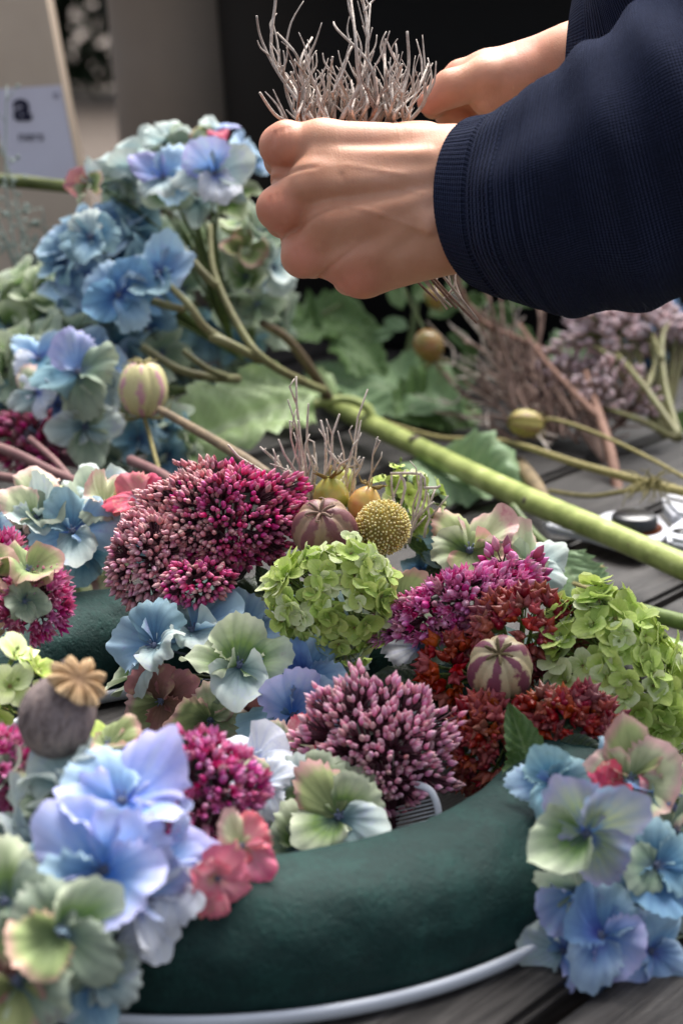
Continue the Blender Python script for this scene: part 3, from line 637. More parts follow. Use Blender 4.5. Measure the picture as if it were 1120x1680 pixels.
umbel('sedum_flower', 'dusty pink sedum head on tall stems standing in the front centre of the wreath', 'flower', (608, 1228, .815), (3.5, 3.1, 2.3), at(640, 1372, .815), 900, .31, lambda q, rg: 'rose' if rg.random() < .8 else 'dusty', 66, G_SED, keep=0, clumps=36, clump_amp=.26, lump=.16)
umbel('sedum_flower', 'magenta half open sedum head directly above the coral sepals, front left of the ring', 'flower', (325, 1302, .735), (2.45, 2.4, 1.6), at(330, 1400, .775), 420, .37, lambda q, rg: 'cerise' if rg.random() < .55 else 'hot', 67, G_SED, keep=-.05, kinds=[(BUDM, BUDD), (STARM, STARD)], clumps=16, partname='bloom', skip=lambda q, rg: q.x + q.y * .8 < -1.05)
umbel('sedum_flower', 'hot pink sedum florets at the left edge beneath the poppy pod', 'flower', (12, 1275, .73), (1.9, 1.7, 1.2), at(10, 1360, .77), 120, .52, lambda q, rg: 'hot' if rg.random() < .7 else 'cerise', 68, G_SED, keep=0, kinds=[(STARM, STARD), (STAR2M, STAR2D)], clumps=10, partname='bloom')
umbel('sedum_flower', 'hot pink sedum florets cut by the left edge, upper of the two tufts', 'flower', (2, 925, .86), (1.1, 1.2, 1.0), at(-5, 1000, .9), 70, .55, lambda q, rg: 'cerise' if rg.random() < .6 else 'hot', 69, G_SED, keep=0, kinds=[(STARM, STARD)], clumps=7, partname='bloom')
umbel('sedum_flower', 'hot pink sedum tuft in front of the dark foam, above the poppy crown', 'flower', (62, 990, .84), (1.25, 1.45, 1.0), at(20, 1010, .89), 95, .55, lambda q, rg: 'cerise' if rg.random() < .5 else 'hot', 70, G_SED, keep=-.1, kinds=[(STARM, STARD)], clumps=8, partname='bloom')

# --- red pointed seed capsules ---
G_RED = 'clusters of red seed capsules'
def reds(label, c, r, n, root, seed, keep=-.1, size=.50, orange=.12):
    return umbel('seed_capsule_cluster', label, 'seed heads', c, r, root, n, size, lambda q, rg: ('orange' if rg.random() < orange else ('red' if rg.random() < .6 else 'wine')), seed, G_RED, keep=keep, kinds=[(CAPM, CAPD)], clumps=12, clump_amp=.12, stemmat=STEMY, partname='seed_capsule', jitter=.4)
reds('dark red seed capsules arching above the striped round pod', (865, 1042, .872), (2.45, 2.0, 1.2), 105, at(850, 1120, .93), 71, size=.58, keep=.0)
reds('red and orange seed capsules left of the striped round pod', (735, 1098, .875), (1.0, 1.5, .8), 26, at(790, 1110, .90), 72, size=.56, orange=.4)
reds('brick red seed capsules below the striped pod, hanging down to the green ring', (805, 1222, .835), (1.75, 2.2, 1.2), 90, at(850, 1180, .89), 73, orange=.2, size=.58)
reds('wine red seed capsules behind the upright green leaf, under the lime panicle', (935, 1190, .825), (2.1, 1.45, .9), 110, at(890, 1180, .86), 74, orange=.0, size=.56)

# --- pods and balls ---
def pod(label, c, r, axis, cols, seed, stripes=5, tall=1.05, horns=5, hl=.5, stripe_w=.35, rough=.45, name='nigella_pod', lobes=None, stalk=None, bract=True, hr=.0, hcol=None):
    C = at(*c); r_ = r * .01; ax = D(*axis); M = Matrix.Translation(C) @ frame(ax, rad(seed * 13)) @ Matrix.Scale(r_, 4)
    t = thing(name, label, 'seed pod', C - ax * r_ * tall); m = MB(); nu, nv = 80, 36; vs, ts, st = [], [], []
    lobes = lobes or stripes
    for j in range(nv):
        th = math.pi * (j + .02) / (nv - .96)
        for i in range(nu):
            ph = 2 * math.pi * i / nu; k = abs(math.cos(ph * lobes / 2)) ** .6
            R = (math.sin(th) ** .86) * (.88 + .12 * k) ; z = math.cos(th) * tall * (.93 + .07 * k)
            if th < .5: z -= .12 * (1 - th / .5)
            R *= 1 + .05 * noise.noise(Vector((math.cos(ph) * 1.6, math.sin(ph) * 1.6, z * 1.4 + seed * 5))); vs.append((R * math.cos(ph), R * math.sin(ph), z)); ts.append(th / math.pi)
            st.append(.5 + .5 * math.cos(ph * stripes))
    fs = [(j*nu+i, (j+1)*nu+i, (j+1)*nu+(i+1) % nu, j*nu+(i+1) % nu) for j in range(nv-1) for i in range(nu)]
    m.add(vs, fs, t=ts, a=st)
    b = NB('pod_skin'); co = b.coord(); n = b.noise(co, 2.5, 4, .6); n2 = b.noise(co, 14, 4, .6)
    s_ = b.math('ADD', b.attr('a'), b.math('MULTIPLY', b.math('SUBTRACT', n, .5), 2.0))
    f = b.math('MULTIPLY', b.math('SUBTRACT', s_, 1 - stripe_w), 4.0, clamp=True)
    col = b.mix(f, b.mix(n2, lin(cols[0]), lin(cols[1])), b.mix(n2, lin(cols[2]), lin(cols[3])))
    col = b.mix(b.math('MULTIPLY', b.math('SUBTRACT', n2, .5, clamp=True), .8), col, b.hsv(col, v=.7))
    b.base(col, rough, .35); b.bump(n2, .25, .0008); b.thin(.06)
    pm = part('pod', m.mesh('pod'), b.m, t, M)
    rg = random.Random(seed); HM = simple('pod_horn', hcol or cols[1], .6, .2, nscale=100)
    for k in range(horns):
        a = 2 * math.pi * (k + .25) / horns; h = MB()
        h.tube([(0, 0, tall * .82), (.22 * math.cos(a), .22 * math.sin(a), tall * .98), ((.45 + hr) * math.cos(a), (.45 + hr) * math.sin(a), tall * (.98 + .05 * hl)), (.75 * math.cos(a + .3) * hl * 1.6, .75 * math.sin(a + .3) * hl * 1.6, tall * (.95 + .35 * hl * rg.random()))], [.05, .05, .035, .012], 6, 4)
        part('horn', h.mesh('horn'), HM, t, M)
    if bract:
        h = MB()
        for k in range(16):
            a = rg.uniform(0, 6.28); p0 = Vector((.1 * math.cos(a), .1 * math.sin(a), -tall))
            d1 = Vector((math.cos(a), math.sin(a), -.1)); q1 = p0 + d1 * rg.uniform(.4, .8); q2 = q1 + Vector((math.cos(a + .5) * .4, math.sin(a + .5) * .4, rg.uniform(.2, .9))); 
            h.tube([p0, q1, q2], [.03, .02, .008], 4, 3, rnd=rg.random())
            h.tube([q1, q1 + Vector((rg.uniform(-.4, .4), rg.uniform(-.4, .4), rg.uniform(0, .5)))], [.016, .006], 3)
        part('bract', h.mesh('bract'), STRAW, t, M)
    if stalk:
        h = MB(); h.tube([C - ax * r_ * tall * .95] + stalk, [.0014] * (1 + len(stalk)), 7, 5); part('stalk', h.mesh('stalk'), STRAW, t)
    return t
pod('brownish purple round seed pod with a star crown, beside the yellow ball flower', (532, 872, .915), 1.62, (-.12, .62, .72), [(150, 118, 98), (168, 138, 112), (120, 72, 78), (140, 88, 86)], 1, 6, 1.0, 6, .35, .6, bract=True, hcol=(186, 150, 130))
pod('cream round seed pod with dark purple stripes, among the red capsules', (820, 1098, .845), 1.52, (-.1, .55, .8), [(205, 190, 150), (190, 168, 132), (122, 58, 80), (142, 84, 96)], 2, 6, 1.06, 6, .18, .50, bract=True, hcol=(150, 130, 90))
pod('pale yellow pink striped seed pod on a straw stem before the blue heap', (235, 638, 1.20), 1.62, (.0, .95, .2), [(214, 208, 160), (192, 180, 120), (190, 130, 145), (206, 160, 160)], 3, 7, 1.12, 6, .5, .30, stalk=[at(243, 705, 1.20), at(255, 750, 1.17), at(270, 803, 1.13)])
pod('small dry yellow green seed pod lying on a long pale stem, right', (862, 695, 1.36), 1.05, (-.95, .1, .3), [(170, 156, 90), (150, 138, 70), (140, 110, 80), (160, 130, 90)], 4, 6, 1.25, 5, .4, .3, stalk=[at(905, 688, 1.36), at(980, 712, 1.34), at(1070, 755, 1.30), at(1150, 800, 1.27)])

# craspedia
t = thing('ball_flower', 'yellow button ball flower made of tiny knobs, right of the purple seed pod', 'flower', at(628, 930, .95)); C = at(628, 865, .925)
YEL = bud_mat('ball_knob', (222, 190, 92), (238, 216, 126), (248, 238, 176), .6, None); m = MB(); rg = random.Random(77)
kn = ([], [], []); prof = [(0, .42), (.5, .46), (.85, .36), (1.0, .1)]
kv = [(r_ * math.cos(2*math.pi*k/6), r_ * math.sin(2*math.pi*k/6), h) for h, r_ in prof for k in range(6)]; kt = [h for h, r_ in prof for k in range(6)]
kf = [(i*6+k, i*6+(k+1) % 6, (i+1)*6+(k+1) % 6, (i+1)*6+k) for i in range(3) for k in range(6)] + [tuple(18+k for k in range(6))]
R = .0128
for q in fib(620, rg, .0):
    q = (q + Vector((rg.uniform(-1, 1), rg.uniform(-1, 1), rg.uniform(-1, 1))) * .035).normalized()
    M = Matrix.Translation(C + q * R * rg.uniform(.93, 1.0)) @ frame(q, rg.uniform(0, 6)) @ Matrix.Diagonal((.00125, .00125, .0015 * rg.uniform(.8, 1.2), 1))
    m.copy_of(kv, kf, {'t': kt}, M, rg.random())
part('knob', m.mesh('knob'), YEL, t, kind='stuff')
import bmesh
def ball(r, c, seg=32, sx=1, sy=1, sz=1):
    bm = bmesh.new(); bmesh.ops.create_uvsphere(bm, u_segments=seg, v_segments=seg // 2, radius=r); me = bpy.data.meshes.new('core'); bm.to_mesh(me); bm.free()
    me.polygons.foreach_set('use_smooth', [True] * len(me.polygons)); return me
part('core', ball(R * 1.01, C), simple('ball_core', (206, 178, 92), .8, .1), t, Matrix.Translation(C))
m = MB(); m.tube([C + V(0, -1.2, -.2), at(628, 960, .95), at(622, 1010, .98)], [.0016] * 3, 8, 3); part('stalk', m.mesh('stalk'), STEMY, t)

# poppy pod
t = thing('poppy_pod', 'dry grey brown poppy pod with a scalloped tan crown, at the left', 'seed pod', at(95, 1240, .765)); C = at(97, 1166, .70); ax = D(.30, .93, .15)
M = Matrix.Translation(C) @ frame(ax, .4) @ Matrix.Diagonal((.0088, .0088, .0096, 1))
prof = [(-1.85, .25), (-1.8, .6), (-1.55, 1.05), (-1.0, 1.5), (-.3, 1.66), (.35, 1.52), (.95, 1.12), (1.35, .66), (1.6, .40), (1.8, .36), (1.95, .5)]
m = MB(); nu = 64; vs = []; ts = []
P_ = []
for i in range(len(prof) - 1):
    for k in range(4): 
        f_ = k / 4; f2 = f_; P_.append((prof[i][0] * (1-f2) + prof[i+1][0] * f2, prof[i][1] * (1-f2) + prof[i+1][1] * f2))
P_.append(prof[-1])
for _ in range(2): P_ = [P_[0]] + [((P_[i-1][0] + 2*P_[i][0] + P_[i+1][0]) / 4, (P_[i-1][1] + 2*P_[i][1] + P_[i+1][1]) / 4) for i in range(1, len(P_)-1)] + [P_[-1]]
for z, r_ in P_:
    for i in range(nu):
        a = 2*math.pi*i/nu; k = 1 + .018 * math.cos(a * 9) + .03 * noise.noise(Vector((math.cos(a) * 1.5, math.sin(a) * 1.5, z)))
        vs.append((r_ * k * math.cos(a), r_ * k * math.sin(a), z))
m.add(vs, [(j*nu+i, j*nu+(i+1) % nu, (j+1)*nu+(i+1) % nu, (j+1)*nu+i) for j in range(len(P_)-1) for i in range(nu)])
b = NB('poppy_skin'); co = b.coord(); n1 = b.noise(b.mapping(co, (1, 1, .35)), 3.2, 5, .65, .5); n2 = b.noise(b.mapping(co, (1, 1, .25)), 14, 4, .7)
col = b.ramp(b.math('ADD', b.math('MULTIPLY', n1, .6), b.math('MULTIPLY', n2, .4)), [(.30, (66, 56, 58)), (.44, (106, 92, 90)), (.56, (140, 126, 122)), (.68, (140, 104, 78))])
b.base(col, .75, .2); b.bump(n2, .45, .0012); part('pod', m.mesh('pod'), b.m, t, M)
m = MB(); nu, nr = 160, 14; vs = []; ts = []; gr = []
for side in (0, 1):
    for j in range(nr):
        f_ = j / (nr - 1)
        for i in range(nu):
            a = 2*math.pi*i/nu; lob = abs(math.sin(a * 4.5)) ** .55; R_ = .12 + f_ * (.86 + .60 * lob + .06 * math.sin(a * 3 + 1))
            z = 1.95 + .12 * math.sin(f_ * 2.2) - f_ ** 2 * .45 + .42 * (lob - .5) * f_ ** 1.2 + .10 * (1 - abs(math.cos(a * 4.5)) ** 8) * f_ * (1 - f_) + .09 * math.sin(a * 2 + 1) * f_
            z += .10 * abs(math.sin(a * 13.5)) * f_ * (1 - f_ * .4) + .05 * noise.noise(Vector((R_ * math.cos(a) * 2, R_ * math.sin(a) * 2, 3))) - side * (.05 + .12 * (1 - f_))
            vs.append((R_ * math.cos(a), R_ * math.sin(a), z)); ts.append(f_); gr.append(1 - abs(math.sin(a * 13.5)) ** .7)
fs = [(s_*nr*nu + j*nu+i, s_*nr*nu + (j+1)*nu+i, s_*nr*nu + (j+1)*nu+(i+1) % nu, s_*nr*nu + j*nu+(i+1) % nu) for s_ in (0, 1) for j in range(nr-1) for i in range(nu)]
fs += [((nr-1)*nu+i, nr*nu+(nr-1)*nu+i, nr*nu+(nr-1)*nu+(i+1) % nu, (nr-1)*nu+(i+1) % nu) for i in range(nu)] + [tuple(range(nu))]
m.add(vs, fs, t=ts, a=gr)
b = NB('poppy_crown'); co = b.coord(); n = b.noise(co, 9, 4, .6); col = b.ramp(b.math('ADD', b.math('MULTIPLY', b.attr('t'), .5), b.math('MULTIPLY', n, .6)), [(.25, (92, 68, 48)), (.6, (156, 126, 90)), (.95, (212, 184, 144))])
col = b.mix(b.math('MULTIPLY', b.attr('a'), .75), col, lin((96, 68, 44))); b.base(col, .7, .2); b.bump(n, .4, .001); part('crown', m.mesh('crown'), b.m, t, Matrix.Translation(V(.25, .25, .05)) @ Matrix.Translation(C) @ frame(D(.42, .66, .60), .2) @ Matrix.Scale(.0075, 4) @ Matrix.Translation((0, 0, .05)))

# rose hips / green tomatoes in the wreath
def hip(label, c, r, axis, ca, cb_, seed, group, stalk=None):
    C = at(*c); ax = D(*axis); t = thing('rose_hip', label, 'rose hip', C, group)
    b = NB('hip_skin'); n = b.noise(b.coord(), 1.1, 3); b.base(b.mix(b.math('MULTIPLY', b.math('SUBTRACT', n, .35, clamp=True), 3.0, clamp=True), lin(ca), lin(cb_)), .28, .5); b.p.inputs['Subsurface Weight'].default_value = .15; b.p.inputs['Subsurface Scale'].default_value = .004
    M = Matrix.Translation(C) @ frame(ax, seed) @ Matrix.Scale(r * .01, 4)
    m = MB(); m.tube([(0, 0, -1.15), (0, 0, -1.1), (0, 0, -.85), (0, 0, -.4), (0, 0, .1), (0, 0, .6), (0, 0, .92), (0, 0, 1.1), (0, 0, 1.14)], [.1, .32, .7, .96, 1.0, .82, .52, .28, .2], 24, 3)
    part('fruit', m.mesh('fruit'), b.m, t, M)
    rg = random.Random(seed); SM = simple('hip_sepal', (130, 130, 62), .7, .2, c2=(120, 90, 50))
    for k in range(5):
        a = 1.2566 * k + rg.uniform(-.2, .2); h = MB(); ca_, sa = math.cos(a), math.sin(a)
        h.tube([(0, 0, 1.05), (.3 * ca_, .3 * sa, 1.2), (.7 * ca_, .7 * sa, 1.3 + rg.uniform(-.1, .3)), (1.05 * ca_, 1.05 * sa, 1.25 + rg.uniform(-.2, .6))], [.09, .11, .08, .015], 6, 3, flat=.4)
        part('sepal', h.mesh('sepal'), SM, t, M)
    if stalk:
        h = MB(); h.tube([C - ax * r * .011] + stalk, [.0011] * (1 + len(stalk)), 6, 4); part('stalk', h.mesh('stalk'), STEMG, t)
    return t
GH = 'rose hips'
hip('yellow green rose hip with curled sepals, behind the purple seed pod', (543, 815, .955), .92, (-.1, .85, .3), (150, 160, 70), (196, 176, 84), 5, GH)
hip('orange yellow rose hip tucked between the purple pod and the yellow ball flower', (598, 828, .95), .85, (.3, .85, .2), (204, 176, 96), (206, 140, 80), 6, GH)
hip('small green rose hip behind the twigs above the yellow ball flower', (562, 790, .975), .7, (.2, .9, .1), (158, 170, 84), (176, 170, 90), 9, GH)
hip('brownish orange rose hip on a green stalk below the hand, in the background', (703, 568, 1.50), 1.22, (.25, -.85, .3), (122, 112, 56), (150, 104, 60), 7, GH, stalk=[at(690, 530, 1.51), at(665, 480, 1.52), at(650, 430, 1.53)])
hip('small orange rose hip partly hidden under the cuff, in the background', (712, 488, 1.52), .8, (.2, -.8, .3), (150, 104, 62), (122, 120, 56), 8, GH, stalk=[at(705, 460, 1.52), at(700, 430, 1.53)])
# ================================================================ LEAVES, STEMS, BACKGROUND FLOWERS
def leaf_mat(name, c, c2, vein, rough=.5, spec=.35):
    b = NB(name); co = b.coord(); n = b.noise(co, 3.2, 4, .6); n2 = b.noise(co, 22, 3)
    col = b.mix(n, lin(c2), lin(c)); col = b.mix(b.math('MULTIPLY', b.attr('a'), .75), col, lin(vein))
    col = b.mix(b.math('MULTIPLY', b.math('SUBTRACT', n2, .55, clamp=True), 1.5), col, b.hsv(col, v=.7))
    b.base(col, rough, spec); b.bump(b.math('ADD', n2, b.math('MULTIPLY', b.attr('a'), .6)), .35, .001); b.thin(.2); return b.m
LF_BIG = leaf_mat('leaf_green', (172, 192, 138), (148, 172, 116), (204, 216, 174))
LF_MID = leaf_mat('leaf_mid', (106, 134, 78), (84, 112, 62), (142, 166, 116))
LF_DK = leaf_mat('leaf_dark', (58, 72, 52), (38, 50, 38), (104, 116, 78), .42)
LF_SAGE = leaf_mat('leaf_sage', (138, 164, 120), (116, 144, 102), (170, 190, 146))
LF_FR = leaf_mat('leaf_fresh', (84, 112, 58), (66, 92, 48), (120, 142, 86), .42)
def leaf_mesh(seed, wid=.6, teeth=.05, nteeth=9, lob=.0, wav=.04, bend=.15, nu=19, nv=44, tipx=1.6, vein=.012, fold=.12):
    rg = random.Random(seed); p0 = rg.uniform(0, 6); m = MB(); vs, aa, tt = [], [], []
    for i in range(nv):
        v = i / (nv - 1)
        wv = wid * (math.sin(math.pi * v ** .78) ** .72) * (1 - .35 * v ** tipx) if 0 < v < 1 else .004
        for j in range(nu):
            u = -1 + 2 * j / (nu - 1)
            saw = ((v * nteeth + (.5 if u < 0 else 0)) % 1.0)
            k = 1 + teeth * (saw - .5) * 2 + lob * math.cos(v * 9 + .6)
            x = v + .0; y = u * wv * k * .5
            x += -abs(u) * .0 + abs(u) * .08 * (1 - v)
            q = (v - abs(u) * .22) * 8; lat = math.exp(-((q % 1.0 - .5) / .10) ** 2) * (1 if abs(u) > .03 else 0); mid = math.exp(-(u / .055) ** 2)
            z = -bend * v * v + fold * abs(u) * wv + wav * math.sin(v * 11 + p0 + u * 1.5) * abs(u) + wav * .6 * math.sin(u * 5 + v * 5 + p0) - vein * (.6 * lat + 1.1 * mid) + vein * .8 * math.sin(q * 6.283)
            vs.append((x, y, z)); aa.append(min(1, max(mid, lat * .65))); tt.append(v)
    m.add(vs, [(i*nu+j, (i+1)*nu+j, (i+1)*nu+j+1, i*nu+j+1) for i in range(nv-1) for j in range(nu-1)], a=aa, t=tt)
    return m.mesh('leaf')
LM = [leaf_mesh(1, .62, .08, 9), leaf_mesh(2, .75, .12, 8, .12, .05), leaf_mesh(3, .5, .05, 12, 0, .03), leaf_mesh(4, .9, .14, 8, .10, .05, .2)]
def leaf(par, b_, t_, k, mat, nrm=(0, .7, .7), wsc=1.0):
    B, T = at(*b_), at(*t_); L = (T - B).length; x = (T - B).normalized(); n = D(*nrm); z = (n - x * n.dot(x)).normalized(); y = z.cross(x)
    M = Matrix.Translation(B) @ Matrix((x, y, z)).transposed().to_4x4() @ Matrix.Diagonal((L, L * wsc, L, 1))
    return part('leaf', LM[k], mat, par, M)
def stem(name, label, cat, pts, r, mat, n=10, sub=6, group=None, leaves=(), pname='stem', extra=()):
    P = [at(*p) for p in pts]; t = thing(name, label, cat, P[0], group); m = MB()
    m.tube(P, r, n, sub); 
    for e in extra: m.tube([at(*q) for q in e[0]], e[1], 7, 4)
    part(pname, m.mesh(pname), mat, t)
    for a in leaves: leaf(t, *a)
    return t
b = NB('thick_stem'); co = b.coord(); n = b.noise(co, 60, 3); n2 = b.noise(co, 200, 4, .7); n3 = b.noise(b.mapping(co, (1, 1, 1)), 420, 2)
col = b.ramp(n, [(.35, (130, 142, 74)), (.6, (166, 176, 102)), (.75, (192, 198, 138))]); col = b.mix(b.math('MULTIPLY', b.math('SUBTRACT', n2, .60, clamp=True), 7, clamp=True), col, lin((130, 104, 84)))
b.base(col, .42, .4); b.bump(n3, .3, .0008); THICK = b.m
sun_ = stem('sunflower_stalk', 'thick green speckled stem lying diagonally across the table behind the wreath, with big leaves', 'stem', [(540, 660, 1.50), (600, 692, 1.45), (700, 741, 1.37), (850, 813, 1.25), (990, 872, 1.165), (1130, 934, 1.10), (1260, 990, 1.05)],
     [.0066, .0080, .0073, .0082, .0076, .0080, .0078], THICK, 18, 8, extra=[([(610, 692, 1.44), (600, 668, 1.44), (560, 655, 1.44), (500, 668, 1.43), (440, 690, 1.42)], [.0042, .0038, .0034, .003, .002])],
     leaves=[((520, 655, 1.40), (262, 700, 1.30), 3, LF_BIG, (0, .55, .85), .62), ((560, 655, 1.48), (400, 640, 1.55), 1, LF_BIG, (0, .8, .6), .7),
             ((770, 690, 1.50), (490, 575, 1.60), 1, LF_SAGE, (.1, .6, .8), .62), ((640, 690, 1.5), (800, 640, 1.56), 3, LF_MID, (0, .55, .85), .8),
             ((650, 770, 1.37), (912, 790, 1.30), 3, LF_SAGE, (0, .75, .65), .62)])
for e, sz in (((680, 722, 1.385), .008), ((868, 822, 1.235), .009), ((612, 690, 1.45), .008)):      # leaf scars on the stem
    me = ball(sz, None, 16); part('leaf_scar', me, simple('scar', (140, 124, 112), .8), sun_, Matrix.Translation(at(*e) - FV * .0045) @ Matrix.Diagonal((.6, .45, .45, 1)))
stem('flower_stalk', 'grooved green stem end beside the lime panicle, upper of the two on the right', 'stem', [(968, 978, 1.09), (1040, 1000, 1.06), (1130, 1024, 1.03), (1230, 1050, 1.0)], [.0042, .0044, .0046, .0046], simple('stem_olive', (122, 140, 74), .5, .3, nscale=120, c2=(88, 104, 52)), 12)
stem('flower_stalk', 'thicker pale green stem end below the grooved one, at the right edge', 'stem', [(1010, 1030, 1.04), (1080, 1060, 1.01), (1160, 1090, .99), (1250, 1120, .97)], [.006, .0066, .0068, .0068], simple('stem_pale', (136, 158, 96), .45, .35, nscale=90, c2=(104, 128, 70)), 14)
stem('leafy_sprig', 'sage green toothed leaf with cut pale stalks, behind the lime panicle top', 'leaf', [(905, 905, 1.10), (950, 922, 1.09), (988, 935, 1.08)], [.002, .0022, .0026], STRAW, 8,
     leaves=[((915, 905, 1.08), (975, 1010, 1.05), 1, LF_SAGE, (-.2, .5, .85), 1.1)], extra=[([(930, 955, 1.07), (970, 968, 1.06), (1003, 971, 1.06)], [.0018, .002, .0022])])
stem('green_twig', 'thin green stalk under the thick stem leading to the sage leaf', 'stem', [(840, 830, 1.2), (880, 880, 1.17), (925, 915, 1.13)], [.0025, .0025, .0028], STEMG)

# dark physocarpus leaves in the wreath and the upright green leaf
stem('leafy_sprig', 'dark green veined leaf pointing left between the pink sedums', 'leaf', [(745, 1135, .89), (725, 1125, .885)], [.001, .001], STEMG, leaves=[((738, 1122, .885), (608, 1104, .87), 0, LF_DK, (-.05, .75, .65), .95), ((755, 1160, .88), (690, 1150, .87), 2, LF_DK, (0, .5, .8), 1)])
stem('leafy_sprig', 'dark bronze leaf below the striped pod, beside the wine red capsules', 'leaf', [(900, 1120, .885), (910, 1130, .88)], [.001, .001], STEMG, leaves=[((900, 1215, .815), (985, 1150, .82), 0, LF_DK, (0, .4, .9), 1.1), ((880, 1200, .82), (900, 1110, .83), 0, LF_DK, (0, .4, .9), 1.0), ((900, 1230, .81), (1010, 1235, .80), 2, LF_DK, (0, .5, .9), 1.1),((880, 1150, .88), (975, 1180, .865), 0, LF_DK, (0, .4, .9), 1.2), ((780, 1160, .875), (748, 1240, .86), 2, LF_DK, (-.5, .4, .7), 1), ((885, 1095, .885), (950, 1110, .88), 2, LF_DK, (0, .6, .7), 1), ((700, 1190, .87), (760, 1260, .85), 0, LF_DK, (0, .5, .7), .9)])
stem('leafy_sprig', 'upright glossy green leaf with a scalloped tip in front of the red capsules', 'leaf', [(850, 1290, .80), (858, 1270, .80)], [.0012, .001], STEMG, leaves=[((880, 1290, .80), (838, 1155, .798), 0, LF_FR, (.1, .1, .98), .86)])
stem('leafy_sprig', 'small scalloped green leaf hanging over the ring below the upright leaf', 'leaf', [(868, 1235, .805), (862, 1240, .80)], [.001, .001], STEMG, leaves=[((885, 1240, .800), (822, 1288, .785), 1, LF_FR, (-.2, .3, .95), .8)])
stem('leafy_sprig', 'small dark green leaves behind the lime panicle and the yellow ball flower', 'leaf', [(700, 900, .99), (690, 890, .99)], [.001, .001], STEMG, leaves=[((720, 925, .99), (672, 880, .98), 0, LF_FR, (0, .6, .8), 1.0), ((725, 915, .985), (700, 965, .975), 2, LF_DK, (0, .5, .8), 1.1)])
stem('leafy_sprig', 'dark green leaf lying in the shade under the blue green head, inside the ring', 'leaf', [(600, 1110, .95), (610, 1115, .95)], [.001, .001], STEMG, leaves=[((470, 990, .97), (380, 960, .95), 0, LF_DK, (0, .6, .8), 1.2), ((450, 980, .96), (425, 930, .95), 2, LF_DK, (0, .5, .8), 1.3)])

# blue hydrangea heap in the background
GB = 'blue hydrangea heads piled in the background'
def bgh(label, c, r, n, size, pals, seed, **k): return hydrangea(label, c, r, n, size, pals, seed, group=GB, **k)
bgh('pale blue and green hydrangea head at the top of the background heap, touching the fist', (300, 285, 1.33), (5.2, 2.4, 2.2), 26, 2.0, ['pale', 'blue', 'teal', 'green', 'pale', 'sage'], 81, root=at(380, 560, 1.36), keep=.0,
    explicit=[(352, 285, 1.26, (.05, .25, .95), 2.6, ['pale', 'lilac', 'pale', 'white'], 20), (268, 292, 1.27, (-.1, .3, .9), 2.2, ['blue', 'lilac', 'pale', 'blue'], 60), (150, 300, 1.30, (-.6, .3, .7), 1.6, ['olive', 'pale', 'burg', 'green'], 15), (352, 215, 1.32, (-.1, .8, .5), 1.5, ['lilac', 'pale', 'olive', 'rasp'], 45)])
bgh('bright blue hydrangea head in the middle of the background heap', (180, 440, 1.33), (4.2, 3.4, 2.2), 30, 2.0, ['blue', 'deep', 'blue', 'teal', 'pale'], 82, root=at(400, 590, 1.38), keep=.0,
    explicit=[(195, 485, 1.26, (.0, .2, .95), 2.6, ['deep', 'blue', 'deep', 'blue'], 40), (262, 448, 1.26, (.1, .4, .9), 2.5, ['blue', 'blue', 'teal', 'blue'], 75), (150, 390, 1.28, (-.2, .3, .9), 2.2, ['teal', 'pale', 'teal', 'teal'], 20)])
bgh('blue and pale green hydrangea head lowest in the background heap, beside the striped seed pod', (105, 640, 1.30), (4.2, 4.0, 2.2), 30, 2.0, ['pale', 'sage', 'teal', 'blue', 'green'], 83, root=at(330, 640, 1.36), keep=.0,
    explicit=[(128, 610, 1.22, (.05, .2, .95), 2.9, ['sage', 'lilac', 'teal', 'sage'], 12), (65, 590, 1.24, (-.3, .4, .8), 2.1, ['blue', 'blue', 'white', 'teal'], 60), (60, 645, 1.23, (-.4, .0, .9), 1.9, ['white', 'cream', 'pale', 'white'], 30), (140, 700, 1.23, (.1, -.2, .9), 2.4, ['pale', 'sage', 'pale', 'sage'], 0)])
bgh('shaded dark green and teal hydrangea head behind the branching stems of the heap', (330, 500, 1.44), (6.6, 5.8, 1.8), 46, 2.2, ['sage', 'green', 'sage', 'teal', 'sage'], 84, root=at(460, 640, 1.46), keep=.1)
bgh('muted green and olive hydrangea florets at the right edge of the heap, under the fist', (405, 440, 1.37), (2.2, 3.6, 1.6), 18, 1.9, ['olive', 'sage', 'green', 'pale', 'sage'], 85, root=at(420, 620, 1.40), keep=.0)
bgh('dark teal hydrangea florets low behind the striped seed pod', (230, 735, 1.30), (4.0, 1.9, 1.4), 18, 1.8, ['teal', 'sage', 'green'], 86, root=at(330, 740, 1.34), keep=.0)
bgh('dark blue hydrangea florets at the right edge behind the dried pink umbels', (1105, 600, 1.75), (3.4, 5.0, 2.0), 26, 2.4, ['deep', 'blue', 'teal', 'deep'], 87, root=at(1110, 760, 1.72), keep=.0)
HS = simple('hydrangea_stem', (134, 138, 92), .55, .3, nscale=90, c2=(98, 92, 60))
stem('branching_stalk', 'branching olive green hydrangea stem in front of the blue heap', 'stem', [(345, 370, 1.29), (352, 450, 1.27), (400, 550, 1.25), (440, 595, 1.25), (500, 628, 1.30), (530, 640, 1.38)], [.0018, .0022, .0026, .0028, .0030, .0032], HS, 10, 6,
     extra=[([(275, 465, 1.25), (310, 500, 1.24), (345, 545, 1.24), (430, 590, 1.25)], [.0022, .0026, .003, .003]), ([(292, 400, 1.27), (330, 445, 1.26), (356, 470, 1.26)], [.0028, .003, .003]), ([(345, 552, 1.24), (380, 566, 1.24), (430, 592, 1.25)], [.0034, .0032, .003]), ([(240, 490, 1.27), (270, 500, 1.26), (300, 508, 1.25)], [.003, .0028, .0026])])
